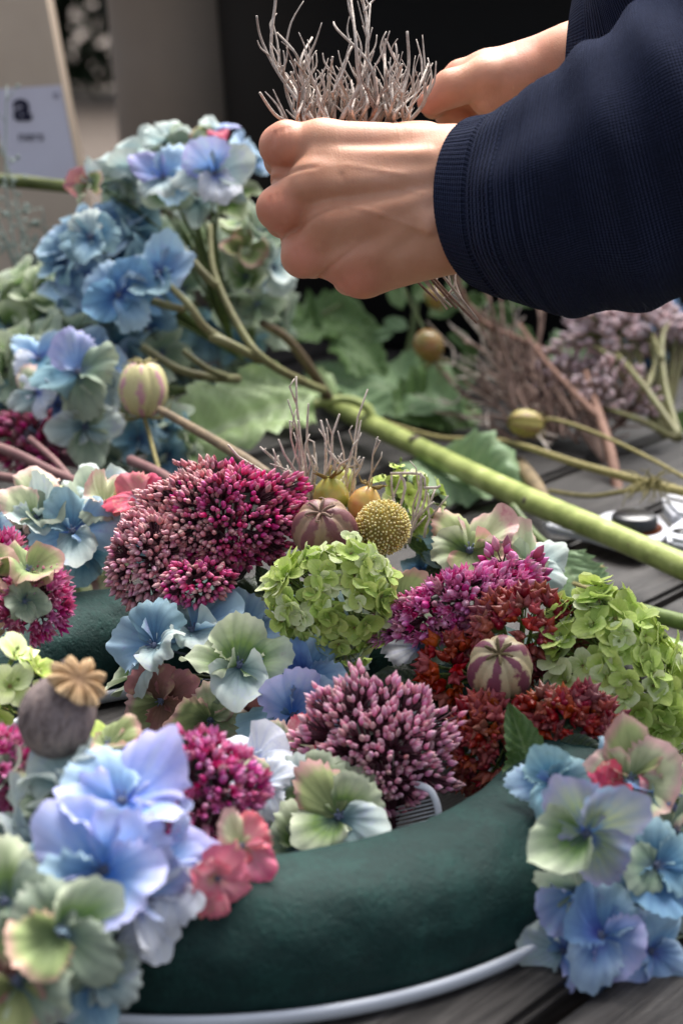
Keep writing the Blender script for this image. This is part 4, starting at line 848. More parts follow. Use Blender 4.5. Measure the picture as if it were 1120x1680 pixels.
stem('branching_stalk', 'thin forked stem low in the blue heap above the big green leaf', 'stem', [(235, 570, 1.27), (290, 605, 1.26), (340, 618, 1.27), (390, 622, 1.3)], [.0028, .003, .0032, .0034], HS, 8, 6, extra=[([(300, 575, 1.27), (340, 605, 1.27), (370, 618, 1.28)], [.002, .0024, .0028])])
stem('branching_stalk', 'brownish stem leaning behind the curled leaf stalk under the fist', 'stem', [(430, 530, 1.36), (470, 555, 1.38), (505, 600, 1.40), (540, 655, 1.44)], [.003, .0034, .004, .0045], simple('stem_brownish', (132, 112, 84), .6, nscale=90), 8, 6)
stem('sedum_stalk', 'tan brown stem running from the striped seed pod down behind the large magenta sedum', 'stem', [(262, 672, 1.17), (330, 710, 1.13), (400, 752, 1.08), (440, 780, 1.05)], [.0026, .003, .0034, .0034], simple('stem_tan', (150, 128, 98), .6, nscale=90), 8, 6)
stem('pale_stalk', 'long pale thin stem crossing the right half toward the right edge', 'stem', [(540, 672, 1.50), (620, 690, 1.46), (720, 718, 1.42), (830, 725, 1.36), (960, 765, 1.31), (1140, 812, 1.25), (1240, 830, 1.22)], [.0016, .0018, .002, .0022, .0028, .0034, .0036], STRAW, 8, 6)
stem('pale_stalk', 'thin pale stem running level into the dried tuft above the pruning shears', 'stem', [(900, 805, 1.32), (970, 814, 1.30), (1050, 800, 1.27)], [.0014, .0016, .0016], STRAW, 8, 6)
stem('sedum_stalk', 'short tan stub leaning behind the thick green stem', 'stem', [(850, 760, 1.36), (880, 800, 1.30), (905, 850, 1.24)], [.0055, .0055, .005], simple('stub_tan', (158, 136, 100), .7, nscale=90), 10, 5)
# leaves below the fist
stem('leafy_sprig', 'dark green pointed leaves under the fist, at the back of the table', 'leaf', [(430, 560, 1.62), (480, 540, 1.62), (560, 500, 1.64)], [.003, .003, .002], STEMG, leaves=[((440, 545, 1.60), (655, 520, 1.66), 1, LF_MID, (0, .6, .8), .75), ((520, 560, 1.62), (505, 470, 1.62), 2, LF_FR, (0, .2, .9), .7), ((470, 540, 1.58), (420, 500, 1.6), 2, LF_MID, (0, .5, .8), 1), ((540, 560, 1.6), (640, 610, 1.56), 1, LF_MID, (0, .7, .7), .8)])
stem('leafy_sprig', 'bushy bright green leafy stalks with buds behind the rose hip, under the cuff', 'leaf', [(660, 620, 1.60), (680, 520, 1.62), (690, 440, 1.64)], [.003, .003, .002], STEMG,
     leaves=[((670 + dx, 540 + dy, 1.60), (670 + dx + ex, 540 + dy + ey, 1.62), 2, m_, (ex * .004, .3, .8), .9) for dx, dy, ex, ey, m_ in ((0, 0, -45, -20, LF_SAGE), (10, -40, 30, -60, LF_FR), (-10, -30, -20, -60, LF_FR), (30, -20, 60, -30, LF_FR), (60, 10, 60, 20, LF_FR), (80, -30, 60, -30, LF_MID), (110, -10, 60, 30, LF_FR), (20, 30, 50, 40, LF_MID), (140, -30, 50, 40, LF_FR), (60, -60, 40, -30, LF_FR), (100, -60, 30, 40, LF_FR), (170, 0, 50, 20, LF_MID), (-20, 0, -50, 20, LF_SAGE), (90, 20, 20, 60, LF_MID), (120, 0, 60, -50, LF_FR), (150, -60, 60, 20, LF_FR))])
stem('leafy_sprig', 'dark green leaves behind the silvery sprigs at the left', 'leaf', [(70, 520, 1.50), (80, 460, 1.5)], [.002, .002], STEMG, leaves=[((90, 500, 1.5), (40, 420, 1.5), 0, LF_DK, (0, .3, .9), 1), ((80, 470, 1.49), (120, 400, 1.5), 0, LF_DK, (0, .3, .9), 1.1), ((80, 500, 1.48), (110, 560, 1.47), 1, LF_DK, (0, .3, .9), 1)])
stem('leafy_sprig', 'dull green leaves in the shade under the dried pink umbels, right', 'leaf', [(1000, 700, 1.60), (1060, 640, 1.62)], [.002, .002], STEMG, leaves=[((1030, 720, 1.55), (1160, 700, 1.50), 1, LF_MID, (0, .7, .7), .9), ((900, 600, 1.60), (970, 540, 1.62), 3, LF_SAGE, (0, .6, .8), .8), ((1070, 760, 1.48), (1150, 800, 1.40), 1, LF_DK, (0, .7, .7), 1), ((690, 640, 1.6), (790, 600, 1.62), 1, LF_MID, (0, .7, .7), .9)])
stem('flower_stalk', 'olive green stem end entering at the left edge in front of the cardboard box', 'stem', [(-60, 292, 1.45), (30, 298, 1.44), (80, 303, 1.43), (128, 308, 1.40)], [.0048, .005, .0048, .0046], simple('stem_dark_olive', (112, 122, 58), .5, nscale=60), 10)

bgh('green and dusty blue hydrangea head filling the left flank of the background heap', (75, 520, 1.36), (3.4, 3.2, 1.8), 22, 2.0, ['teal', 'pale', 'green', 'sage'], 88, root=at(330, 610, 1.42), keep=.0)
bgh('pale blue and cream hydrangea florets between the striped seed pod and the branching stems', (215, 570, 1.34), (2.8, 2.4, 1.4), 14, 1.9, ['teal', 'blue', 'sage', 'deep'], 89, root=at(330, 620, 1.40), keep=.1)
# silvery sprigs at the left edge
def sprig(label, base, tips, seed, leafs=14, mat=None, r=.0009, ls=.006):
    rg = random.Random(seed); B = at(*base); t = thing('silvery_sprig', label, 'foliage', B, 'silvery sprigs'); m = MB(); L = MB()
    for tp in tips:
        T = at(*tp); mid = B.lerp(T, .5) + V(rg.uniform(-.8, .8), rg.uniform(-.5, .5), 0); m.tube([B, mid, T], [r * 1.3, r, r * .6], 4, 5, rnd=rg.random())
        for k in range(leafs):
            f = rg.uniform(.25, 1); p = (B.lerp(mid, f * 2) if f < .5 else mid.lerp(T, f * 2 - 1)); q = p + V(rg.uniform(-1.6, 1.6), rg.uniform(-1, 1.4), rg.uniform(-1, 1)) * .8
            m.tube([p, q], [r * .5, r * .35], 3, rnd=rg.random())
            for _ in range(2):
                e = q + V(rg.uniform(-.3, .3), rg.uniform(-.3, .3), rg.uniform(-.3, .3)); L.tube([q, q.lerp(e, .5), e], [.0004, ls * .25, .0003], 5, rnd=rg.random())
    part('stem', m.mesh('stem'), mat, t); part('leaves', L.mesh('leaves'), mat, t, kind='stuff'); return t
SIL = simple('silver_leaf', (176, 190, 180), .7, .2, nscale=60, c2=(136, 146, 138), trans=.2)
sprig('silvery grey green sprig in front of the cardboard box and its label', (40, 480, 1.40), [(12, 140, 1.42), (0, 230, 1.42), (-20, 330, 1.40)], 91, 10, SIL)
sprig('tangled silvery sprigs between the box and the blue heap', (90, 520, 1.42), [(20, 330, 1.42), (70, 340, 1.42), (115, 350, 1.40), (10, 400, 1.40), (-10, 450, 1.40), (50, 400, 1.41), (120, 410, 1.40)], 92, 20, SIL)

# background sedum, left
G2 = 'sedum heads lying in the background'
umbel('sedum_flower', 'dark raspberry sedum tuft at the left edge beside the blue heap', 'flower', (2, 645, 1.36), (1.6, 2.2, 1.2), at(-20, 700, 1.36), 120, .5, lambda q, rg: 'cerise' if rg.random() < .5 else 'plum', 93, G2, keep=0, kinds=[(STARM, STARD)], clumps=8, partname='bloom', maxparts=60)
umbel('sedum_flower', 'dark magenta sedum with brown stems on the table below the blue heap', 'flower', (50, 725, 1.26), (2.9, 1.9, 1.3), at(150, 770, 1.25), 200, .48, lambda q, rg: 'plum' if rg.random() < .6 else 'cerise', 94, G2, keep=0, kinds=[(STARM, STARD), (BUDM, BUDD)], clumps=14, partname='bloom', maxparts=60)
PB = simple('stem_purple_brown', (140, 108, 100), .6, nscale=90, c2=(110, 76, 76))
stem('sedum_stalk', 'purplish brown sedum stem slanting across the left edge, upper one', 'stem', [(-60, 715, 1.22), (20, 742, 1.18), (90, 775, 1.15), (150, 800, 1.12)], [.0034, .0034, .003, .003], PB, 8, 5, extra=[([(50, 720, 1.2), (90, 755, 1.17), (120, 790, 1.14)], [.0022, .0022, .0022])])
stem('sedum_stalk', 'purplish brown sedum stem slanting across the left edge, lower one', 'stem', [(-60, 775, 1.17), (20, 785, 1.15), (90, 806, 1.12), (140, 812, 1.10)], [.003, .003, .003, .003], PB, 8, 5)
stem('sedum_stalk', 'short reddish brown stalk just above the raspberry pink floret', 'stem', [(215, 755, 1.16), (260, 775, 1.12), (300, 800, 1.08)], [.0034, .003, .003], PB, 8, 5)

# dried pinkish umbels and reddish stems, right
def dpick(q, rg): return 'grey'
umbel('dried_umbel', 'dusty pink dried sedum umbel directly under the sleeve at the right edge', 'flower', (1045, 545, 1.50), (6.6, 2.1, 2.0), at(1090, 720, 1.45), 520, .62, dpick, 95, 'dried pink umbels', keep=-.1, clumps=30, maxparts=120, stemmat=HS, clump_amp=.3, lump=.2)
umbel('dried_umbel', 'dusty pink dried umbel hanging low over the reddish twigs', 'flower', (925, 625, 1.50), (3.2, 2.4, 1.4), at(990, 760, 1.42), 150, .5, dpick, 96, 'dried pink umbels', keep=0, clumps=14, maxparts=80, stemmat=TWIGB, clump_amp=.3)
umbel('dried_umbel', 'loose dusty pink dried umbel above the silver shears, among the fine twigs', 'flower', (1010, 650, 1.46), (3.0, 2.4, 1.4), at(1020, 700, 1.50), 120, .55, dpick, 197, 'dried pink umbels', keep=0, clumps=16, maxparts=60, stemmat=TWIGB, clump_amp=.35, lump=.25)
stem('branching_stalk', 'pale green forked umbel stalks at the right edge', 'stem', [(1115, 720, 1.38), (1060, 640, 1.42), (1010, 580, 1.48)], [.003, .0026, .0018], HS, 8, 6, extra=[([(1115, 720, 1.38), (1092, 640, 1.42), (1085, 560, 1.46), (1100, 520, 1.5)], [.003, .0024, .0022, .0016]), ([(1085, 590, 1.44), (1070, 550, 1.48)], [.002, .002]), ([(1110, 720, 1.38), (1050, 690, 1.42), (990, 670, 1.45)], [.003, .0024, .002]), ([(1060, 640, 1.42), (1075, 590, 1.46), (1065, 560, 1.48)], [.0024, .002, .0015]), ([(1010, 590, 1.46), (960, 560, 1.5)], [.002, .0015])])
RED = simple('red_brown_bark', (152, 120, 104), .7, .2, nscale=60, c2=(112, 84, 72))
def twigs(label, base, tips, seed, mat, r=.0012, sub=3, name='dry_twig_bundle', group='dry twig bundles', spread=1.2, wob=.6, base2=None):
    rg = random.Random(seed); B = at(*base); t = thing(name, label, 'twigs', B, group)
    for tp in tips:
        m = MB(); T = at(*tp); B2 = B + V(rg.uniform(-spread, spread), rg.uniform(-.3, .3), rg.uniform(-spread, spread) * .4); N = 5
        pts = [B2.lerp(T, k / N) + (V(rg.uniform(-1, 1), rg.uniform(-1, 1), rg.uniform(-1, 1)) * wob * (.5 if 0 < k < N else 0)) for k in range(N + 1)]
        m.tube(pts, [r * (1.25 - .6 * k / N) * rg.uniform(.85, 1.15) for k in range(N + 1)], 6, 4, rnd=rg.random())
        for _ in range(sub):
            k = rg.randint(1, N - 1); p = pts[k]; d = (T - B2).normalized(); L = rg.uniform(.008, .028)
            e = p + (d + Vector((rg.uniform(-1, 1), rg.uniform(-1, 1), rg.uniform(-.6, 1))) * .75).normalized() * L
            e2 = e + (e - p).normalized() * L * .5 + V(rg.uniform(-.4, .4), rg.uniform(-.2, .5), 0)
            m.tube([p, e, e2], [r * .6, r * .5, r * .3], 5, 3, rnd=rg.random())
        part('twig', m.mesh('twig'), mat, t)
    return t
rg = random.Random(4)
twigs('tangle of brown red dried twigs on the table right of the leaves, under the cuff', (900, 720, 1.46), [(735, 430, 1.42), (790, 450, 1.44), (760, 560, 1.5), (800, 520, 1.5), (830, 540, 1.5), (780, 620, 1.5), (850, 600, 1.48), (870, 560, 1.5), (920, 580, 1.5), (800, 680, 1.46), (940, 620, 1.5), (960, 560, 1.52), (840, 660, 1.48), (980, 650, 1.48), (770, 500, 1.5), (820, 480, 1.52), (730, 610, 1.52), (1010, 700, 1.44), (750, 690, 1.5), (880, 500, 1.55)], 97, TWIGB, .0015, 7, spread=2.2, wob=1.3)
twigs('grey fine dried twigs lying over the dark leaf right of the fist', (860, 640, 1.52), [(740, 480, 1.5), (760, 560, 1.5), (750, 620, 1.5), (780, 600, 1.5), (800, 700, 1.45), (820, 560, 1.5), (730, 660, 1.5), (900, 740, 1.4), (860, 520, 1.5), (700, 560, 1.5)], 98, TWIG, .001, 6, spread=2.5, wob=1.2)
stem('dried_stalk', 'thick red brown dried stem standing behind the pruning shears', 'stem', [(1015, 815, 1.36), (1000, 740, 1.39), (985, 690, 1.42), (960, 610, 1.48)], [.0042, .004, .0036, .0022], RED, 10, 6, extra=[([(985, 690, 1.42), (900, 600, 1.48), (850, 530, 1.52)], [.003, .0024, .0015]), ([(740, 435, 1.44), (780, 520, 1.47), (860, 560, 1.5), (960, 600, 1.5)], [.002, .0022, .0022, .002])])
# dry brown tuft at shears
rg = random.Random(12); t = thing('dried_tuft', 'wispy brown dried seed bracts lying over the pruning shears', 'seed head', at(1065, 800, 1.25)); m = MB()
for k in range(60):
    p = at(1065, 795, 1.25) + V(rg.uniform(-.7, .7), rg.uniform(-.4, .4), 0); q = p + V(rg.uniform(-1.6, 1.6), rg.uniform(-1.3, 1.0), rg.uniform(-.4, 1)); m.tube([p, p.lerp(q, .5) + V(rg.uniform(-.3, .3), .2, 0), q], [.0007, .0005, .0003], 4, 3, rnd=rg.random())
part('bract', m.mesh('bract'), STRAW, t)

# twig bundle in the wreath, held by nothing, standing up behind the rose hips
W = [((500, 850), (487, 618)), ((510, 840), (508, 660)), ((505, 850), (492, 690)), ((520, 850), (555, 680)), ((540, 860), (600, 640)), ((515, 830), (425, 735)), ((530, 840), (455, 722)), ((520, 800), (440, 760)), ((500, 830), (370, 728)), ((530, 850), (530, 690)), ((560, 850), (540, 700)), ((575, 880), (590, 690)), ((585, 860), (556, 706)), ((580, 870), (620, 715)), ((510, 830), (470, 690)), ((530, 800), (580, 740)), ((545, 830), (545, 740)), ((500, 820), (520, 745)), ((660, 900), (690, 776)), ((670, 890), (700, 800)), ((650, 880), (640, 777)), ((690, 880), (718, 800)), ((560, 840), (600, 750)), ((505, 860), (476, 655))]
rg = random.Random(99); t = thing('dry_twig_bundle', 'sprigs of pale dry crooked twigs standing up behind the rose hips in the wreath', 'twigs', at(530, 860, .98), 'dry twig bundles')
for (a, c2) in W:
    m = MB(); A = at(a[0], a[1], .97); B = at(c2[0], c2[1], .95 + rg.uniform(-.02, .02)); N = 5
    pts = [A.lerp(B, k / N) + V(rg.uniform(-1, 1), rg.uniform(-.4, .4), rg.uniform(-1, 1)) * .17 for k in range(N + 1)]; r = rg.uniform(.0005, .0008)
    m.tube(pts, [r * 1.3, r * 1.2, r * 1.1, r, r * .9, r * .7], 6, 1, rnd=rg.random())
    for _ in range(2):
        k = rg.randint(1, 4); e = pts[k] + ((B - A).normalized() + V(rg.uniform(-100, 100), rg.uniform(-20, 60), rg.uniform(-60, 60)) * .9).normalized() * rg.uniform(.006, .014); e2 = e + V(rg.uniform(-.3, .3), rg.uniform(.1, .6), 0)
        m.tube([pts[k], e, e2], [r * .8, r * .7, r * .5], 5, rnd=rg.random())
    part('twig', m.mesh('twig'), TWIG, t)
m = MB()
for a_ in ([(640, 777), (690, 778), (697, 800)], [(690, 778), (688, 820), (670, 870)], [(694, 800), (715, 800), (722, 796)], [(655, 778), (664, 800), (650, 850)]): m.tube([at(x, y, .955) for x, y in a_], [.0008, .0008, .0006], 5, 3)
part('twig', m.mesh('twig'), TWIG, t)

# pruning shears
SIL_M = NB('shears_metal'); n = SIL_M.noise(SIL_M.coord(), 40, 4); SIL_M.base(SIL_M.mix(n, lin((190, 192, 200)), lin((224, 226, 232))), .35, .5); SIL_M.p.inputs['Metallic'].default_value = .55; SIL_M = SIL_M.m
RUST = simple('rust', (150, 84, 52), .85, .1, nscale=300, c2=(96, 52, 36)); BOLT = simple('bolt_black', (34, 33, 36), .3, .6, ro=False, bump=.05)
C = on(1040, 868, .012); t = thing('pruning_shears', 'silver pruning shears with a black pivot bolt ringed by rust, right edge of the table', 'shears', (C.x, C.y, 0))
def plate(pts, z0, z1, bev=.0012):
    bm = bmesh.new(); vs_ = [bm.verts.new((x, y, z0)) for x, y in pts]; f_ = bm.faces.new(vs_); r_ = bmesh.ops.extrude_face_region(bm, geom=[f_])
    bmesh.ops.translate(bm, vec=(0, 0, z1 - z0), verts=[g for g in r_['geom'] if isinstance(g, bmesh.types.BMVert)])
    bmesh.ops.recalc_face_normals(bm, faces=bm.faces); bmesh.ops.bevel(bm, geom=bm.edges[:], offset=bev, segments=2, affect='EDGES')
    me = bpy.data.meshes.new('plate'); bm.to_mesh(me); bm.free(); return me
def gp(*pp): return [(on(x, y, .012).x, on(x, y, .012).y) for x, y in pp]
part('blade', plate(gp((965, 852), (992, 840), (1045, 832), (1082, 846), (1098, 866), (1084, 884), (1052, 895), (1010, 890), (965, 876), (900, 862), (890, 852), (930, 848)), .006, .012), SIL_M, t)
part('handle', plate(gp((1085, 826), (1130, 832), (1240, 850), (1250, 872), (1130, 864), (1105, 860), (1088, 842)), .008, .020, .003), SIL_M, t)
part('handle', plate(gp((1092, 882), (1112, 868), (1240, 888), (1240, 925), (1140, 912), (1094, 903)), .006, .020, .003), SIL_M, t)
def disc(r, z, h, me_n, seg=40, top=.8):
    m_ = MB(); m_.tube([(C.x, C.y + .003, z), (C.x, C.y + .003, z + h * .15), (C.x, C.y + .003, z + h * .8), (C.x, C.y + .003, z + h)], [r, r, r * .98, r * top], seg); return m_.mesh(me_n)
part('rust_ring', disc(.0185, .0122, .0006, 'rust_ring', top=1.0), RUST, t)
part('bolt', disc(.0150, .0128, .0085, 'bolt', top=.86), BOLT, t)
h_ = on(1118, 872, .02); m_ = MB(); m_.tube([(h_.x, h_.y, .0195), (h_.x, h_.y, .0204)], [.006, .006], 20); part('rivet_hole', m_.mesh('rivet_hole'), BOLT, t)
# ================================================================ PERSON: two hands and forearms in a navy sweater
def caps_sdf(P, caps, k):
    """smooth union of tapered capsules; P (n,3)"""
    out = None
    for a, b_, ra, rb, *kk in caps:
        a = np.array(a, float); b_ = np.array(b_, float); ab = b_ - a; L2 = max(ab @ ab, 1e-9)
        t = np.clip(((P - a) @ ab) / L2, 0, 1); d = np.linalg.norm(P - a - t[:, None] * ab, axis=1) - (ra + (rb - ra) * t)
        if out is None: out = d; continue
        K = kk[0] if kk else k
        h = np.clip(.5 + .5 * (out - d) / K, 0, 1); out = out * (1 - h) + d * h - K * h * (1 - h)
    return out
def surface(caps, k, res, deform=None):
    A = np.array([c[0] for c in caps] + [c[1] for c in caps], float); rr = max(max(c[2], c[3]) for c in caps) + .5
    lo, hi = A.min(0) - rr, A.max(0) + rr; n = np.ceil((hi - lo) / res).astype(int) + 1
    gx, gy, gz = [lo[i] + res * np.arange(n[i]) for i in range(3)]
    G = np.stack(np.meshgrid(gx, gy, gz, indexing='ij'), -1).reshape(-1, 3); F = caps_sdf(G, caps, k).reshape(n)
    s = F < 0; cell = np.zeros(n - 1, bool); cnt = np.zeros(n - 1); acc = np.zeros(tuple(n - 1) + (3,))
    off = [(i, j, l) for i in (0, 1) for j in (0, 1) for l in (0, 1)]
    def sl_(o): return tuple(slice(o[i], n[i] - 1 + o[i]) for i in range(3))
    for ia, a in enumerate(off):
        for c2 in off[ia+1:]:
            if sum(abs(a[i] - c2[i]) for i in range(3)) != 1: continue
            fa, fb = F[sl_(a)], F[sl_(c2)]; cr = (fa < 0) != (fb < 0); t = np.where(cr, fa / np.where(cr, fa - fb, 1), 0)
            for i in range(3): acc[..., i] += np.where(cr, a[i] + t * (c2[i] - a[i]), 0)
            cnt += cr
    idx = -np.ones(n - 1, int); act = cnt > 0; idx[act] = np.arange(act.sum())
    V_ = acc[act] / cnt[act][:, None]; V_ = lo + res * (V_ + np.argwhere(act)); faces = []
    for ax in range(3):
        u, v = [(1, 2), (2, 0), (0, 1)][ax]
        a0 = [slice(1, -1)] * 3; a0[ax] = slice(0, n[ax] - 1); a1 = [slice(1, -1)] * 3; a1[ax] = slice(1, n[ax])
        sa, sb = s[tuple(a0)], s[tuple(a1)]; W = np.argwhere(sa != sb)
        for w_ in W:
            c = w_.copy(); c[u] += 1; c[v] += 1
            def cc(du, dv): q = c.copy(); q[u] -= du; q[v] -= dv; return idx[tuple(q)]
            f = (cc(1, 1), cc(0, 1), cc(0, 0), cc(1, 0))
            faces.append(f if sa[tuple(w_)] else f[::-1])
    for _ in range(3):      # project on the exact surface
        d = caps_sdf(V_, caps, k); e = .02; g = np.stack([(caps_sdf(V_ + np.eye(3)[i] * e, caps, k) - d) / e for i in range(3)], 1)
        V_ = V_ - g * (d / np.maximum((g * g).sum(1), .05))[:, None] * .9
    return V_, faces
HD = .862; HS_ = FPX / (HD * 100)            # hand 1: px per cm at its depth
def h1(px, py, z=0): return ((px - 590) / HS_, -(py - 335) / HS_, z)
def C_(a, b_, ra, rb=None, k=None):
    r = [a, b_, ra, ra if rb is None else rb]
    return r + ([k] if k else [])
caps1 = [ # wrist and forearm (hidden in the sleeve)
 C_(h1(1010, 318, 2.6), h1(760, 300, .2), 2.9, 2.35), C_(h1(1010, 318, 2.6), h1(760, 352, .2), 2.9, 2.45),
 C_(h1(760, 300, .2), h1(650, 285, -.8), 2.4, 2.0), C_(h1(760, 352, .2), h1(660, 372, -.9), 2.45, 2.2),
 # metacarpals
 C_(h1(740, 248, .1), h1(530, 238, .1), 1.15, 1.10), C_(h1(740, 290, .7), h1(520, 300, .75), 1.45, 1.12), C_(h1(740, 350, .8), h1(540, 368, .75), 1.5, 1.12), C_(h1(735, 395, .3), h1(570, 420, .2), 1.35, 1.1),
 # hypothenar edge and palm
 C_(h1(725, 400, -.4), h1(605, 440, -.5), 1.35, 1.2), C_(h1(680, 330, -1.5), h1(560, 320, -1.2), 1.9, 1.5), C_(h1(680, 250, -1.2), h1(560, 250, -1.2), 1.5, 1.3)]
def finger(K, p, r, k=.3):      # chain of joints
    for i in range(len(p) - 1): caps1.append(C_(p[i], p[i+1], r[i], r[i+1], k if i else .42))
K1 = .45
finger(0, [h1(530, 238, .15), h1(461, 236, -.55), h1(462, 245, -2.5), h1(510, 246, -3.3)], [1.10, .97, .86, .74])
finger(0, [h1(520, 302, .7), h1(458, 342, .05), h1(464, 346, -2.2), h1(520, 335, -3.2)], [1.12, .99, .88, .76])
finger(0, [h1(545, 372, .65), h1(497, 420, .0), h1(512, 415, -2.0), h1(565, 395, -2.9)], [1.08, .95, .85, .74])
finger(0, [h1(600, 420, .2), h1(588, 450, -.2), h1(575, 448, -1.7), h1(615, 430, -2.5)], [1.0, .95, .78, .68])
caps1.append(C_(h1(545, 425, -.2), h1(600, 445, -.2), .95, 1.0, .5))
caps1.append(C_(h1(468, 290, -.6), h1(540, 285, -.3), .72, .85, .35))
caps1.append(C_(h1(490, 385, -.4), h1(560, 400, -.2), .85, .9, .45))
# thumb: from the side of the palm near the wrist, over the bundle, behind the index finger
finger(0, [h1(700, 236, -1.2), h1(610, 222, -2.5), h1(545, 222, -3.7), h1(495, 226, -4.1)], [1.25, 1.05, .92, .72])
# knuckle heads, tendons
caps1 += [C_(h1(470, 232, .0), h1(474, 238, .1), .98, .98, .2), C_(h1(466, 345, .45), h1(470, 347, .45), .85, .85, .25), C_(h1(505, 425, .25), h1(509, 425, .25), .82, .82, .2)]
caps1 += [C_(h1(700, 268, 1.80), h1(520, 262, 1.06), .18, .26, .5), C_(h1(705, 300, 1.92), h1(505, 318, 1.50), .18, .30, .5), C_(h1(700, 335, 2.0), h1(545, 375, 1.50), .18, .26, .5), C_(h1(690, 365, 1.9), h1(600, 425, .95), .16, .24, .5)]
caps1 += [C_(h1(712, 372, 2.05), h1(700, 380, 1.95), .38, .38, .4)]     # wrist bone
def grooves(Vc, caps, k, G):
    e = .02; d = caps_sdf(Vc, caps, k); g = np.stack([(caps_sdf(Vc + np.eye(3)[i] * e, caps, k) - d) / e for i in range(3)], 1); g /= np.linalg.norm(g, axis=1)[:, None] + 1e-9
    mv = np.zeros(len(Vc))
    for a, b_, w_, dep in G:
        a = np.array(a[:2], float); b_ = np.array(b_[:2], float); ab = b_ - a; t = np.clip(((Vc[:, :2] - a) @ ab) / max(ab @ ab, 1e-9), 0, 1)
        ds = np.linalg.norm(Vc[:, :2] - a - t[:, None] * ab, axis=1); mv += dep * np.exp(-(ds / w_) ** 2) * (g[:, 2] > -.1) * np.clip(1.15 - .9 * t, .15, 1)
    return Vc - g * mv[:, None]
V1, F1 = surface(caps1, K1, .105)
GR = [(h1(436, 293), h1(520, 286), .10, .16), (h1(455, 393), h1(548, 352), .10, .15), (h1(515, 462), h1(590, 408), .11, .13),
      (h1(452, 222), h1(449, 252), .06, .05), (h1(462, 218), h1(460, 254), .06, .05), (h1(474, 216), h1(473, 250), .07, .04), (h1(444, 330), h1(443, 362), .06, .05), (h1(455, 326), h1(455, 365), .06, .05), (h1(468, 326), h1(469, 362), .07, .035),
      (h1(485, 415), h1(488, 440), .06, .05), (h1(497, 408), h1(501, 440), .06, .045), (h1(560, 462), h1(570, 476), .06, .05), (h1(640, 192), h1(648, 222), .07, .05), (h1(652, 190), h1(660, 228), .07, .04), (h1(560, 300), h1(566, 325), .14, .05),
      (h1(700, 392), h1(590, 352), .11, -.05), (h1(660, 300), h1(566, 282), .10, -.045), (h1(625, 365), h1(560, 345), .10, -.05), (h1(690, 330), h1(625, 312), .10, -.04)]
V1 = grooves(V1, caps1, K1, GR)
D2 = .955; HS2 = FPX / (D2 * 100)
def h2(px, py, z=0): return ((px - 800) / HS2, -(py - 130) / HS2, z)
caps1 = [C_(h2(1120, 40, .6), h2(930, 110, .3), 2.6, 2.0), C_(h2(930, 110, .3), h2(850, 130, .2), 2.0, 1.45), C_(h2(905, 90, -.1), h2(800, 120, -.2), 1.2, 1.15), C_(h2(900, 130, .2), h2(800, 160, .2), 1.35, 1.0), C_(h2(890, 110, -1.6), h2(800, 130, -1.8), 1.4, 1.2)]
finger(0, [h2(860, 128, .6), h2(795, 134, .75), h2(738, 150, .7), h2(705, 172, .6)], [1.25, 1.05, .92, .68])       # thumb, in front
finger(0, [h2(800, 112, -.4), h2(757, 122, -.6), h2(733, 140, -.9), h2(712, 168, -1.2)], [1.0, .84, .74, .6])        # index, bent down
finger(0, [h2(800, 125, -1.6), h2(760, 132, -2.0), h2(742, 170, -2.3), h2(770, 190, -2.2)], [.95, .85, .75, .65])
finger(0, [h2(805, 145, -2.4), h2(768, 160, -2.8), h2(765, 195, -2.9), h2(795, 200, -2.6)], [.9, .8, .7, .6])
finger(0, [h2(820, 160, -3.0), h2(790, 178, -3.3), h2(790, 208, -3.3), h2(815, 210, -3.0)], [.8, .7, .62, .55])
V2, F2 = surface(caps1, .3, .14)
b = NB('skin'); co = b.coord(); n = b.noise(co, 22, 4, .55); n2 = b.noise(co, 90, 4, .6); n3 = b.noise(co, 900, 2)
col = b.ramp(n, [(.3, (192, 134, 104)), (.5, (208, 154, 124)), (.7, (218, 166, 142))])
col = b.mix(b.math('MULTIPLY', b.attr('t'), .5), col, lin((208, 116, 96)))
vo = b.new('ShaderNodeTexVoronoi', feature='DISTANCE_TO_EDGE'); b.put(vo.inputs['Vector'], b.mapping(co, (1, 1, 1))); vo.inputs['Scale'].default_value = 700
b.base(col, .5, .35); b.p.inputs['Subsurface Weight'].default_value = .25; b.p.inputs['Subsurface Radius'].default_value = (1, .35, .2); b.p.inputs['Subsurface Scale'].default_value = .006
wr_ = b.noise(b.mapping(co, (3.2, .5, 1)), 60, 4, .6, .8)
b.bump(b.math('ADD', b.math('ADD', b.math('MULTIPLY', wr_, 1.6), b.math('MULTIPLY', n2, 1.0)), b.math('MULTIPLY', vo.outputs['Distance'], .6)), .25, .0007); SKIN = b.m
def to_world(Vc, px, py, d):
    O = at(px, py, d); B = np.array([RV, UV, -FV]) * .01
    return np.array(O)[None, :] + Vc @ B
W1 = to_world(V1, 590, 335, HD); W2 = to_world(V2, 800, 130, D2)
def pinkness(Vc, spots):
    o = np.zeros(len(Vc))
    for s_, r_ in spots: o = np.maximum(o, np.exp(-((Vc - np.array(s_)) ** 2).sum(1) / r_ ** 2))
    return o
T1 = pinkness(V1, [(h1(455, 240, .3), 1.2), (h1(455, 345, .7), 1.2), (h1(495, 425, .7), 1.1), (h1(580, 460, .5), 1.2)]); T2 = pinkness(V2, [(h2(700, 175, .8), 1.3), (h2(740, 125, .2), 1.0), (h2(860, 90, 1), 1.2)])
person = thing('person', 'two hands and navy knit sleeves of a person holding a bundle of dry twigs', 'person', at(1250, 150, .84))
# forearms meet far outside the picture on the right so the body stays one surface
m = MB(); m.add(W1.tolist(), F1, t=T1.tolist()); m.add(W2.tolist(), F2, t=T2.tolist())
part('body', m.mesh('body'), SKIN, person)

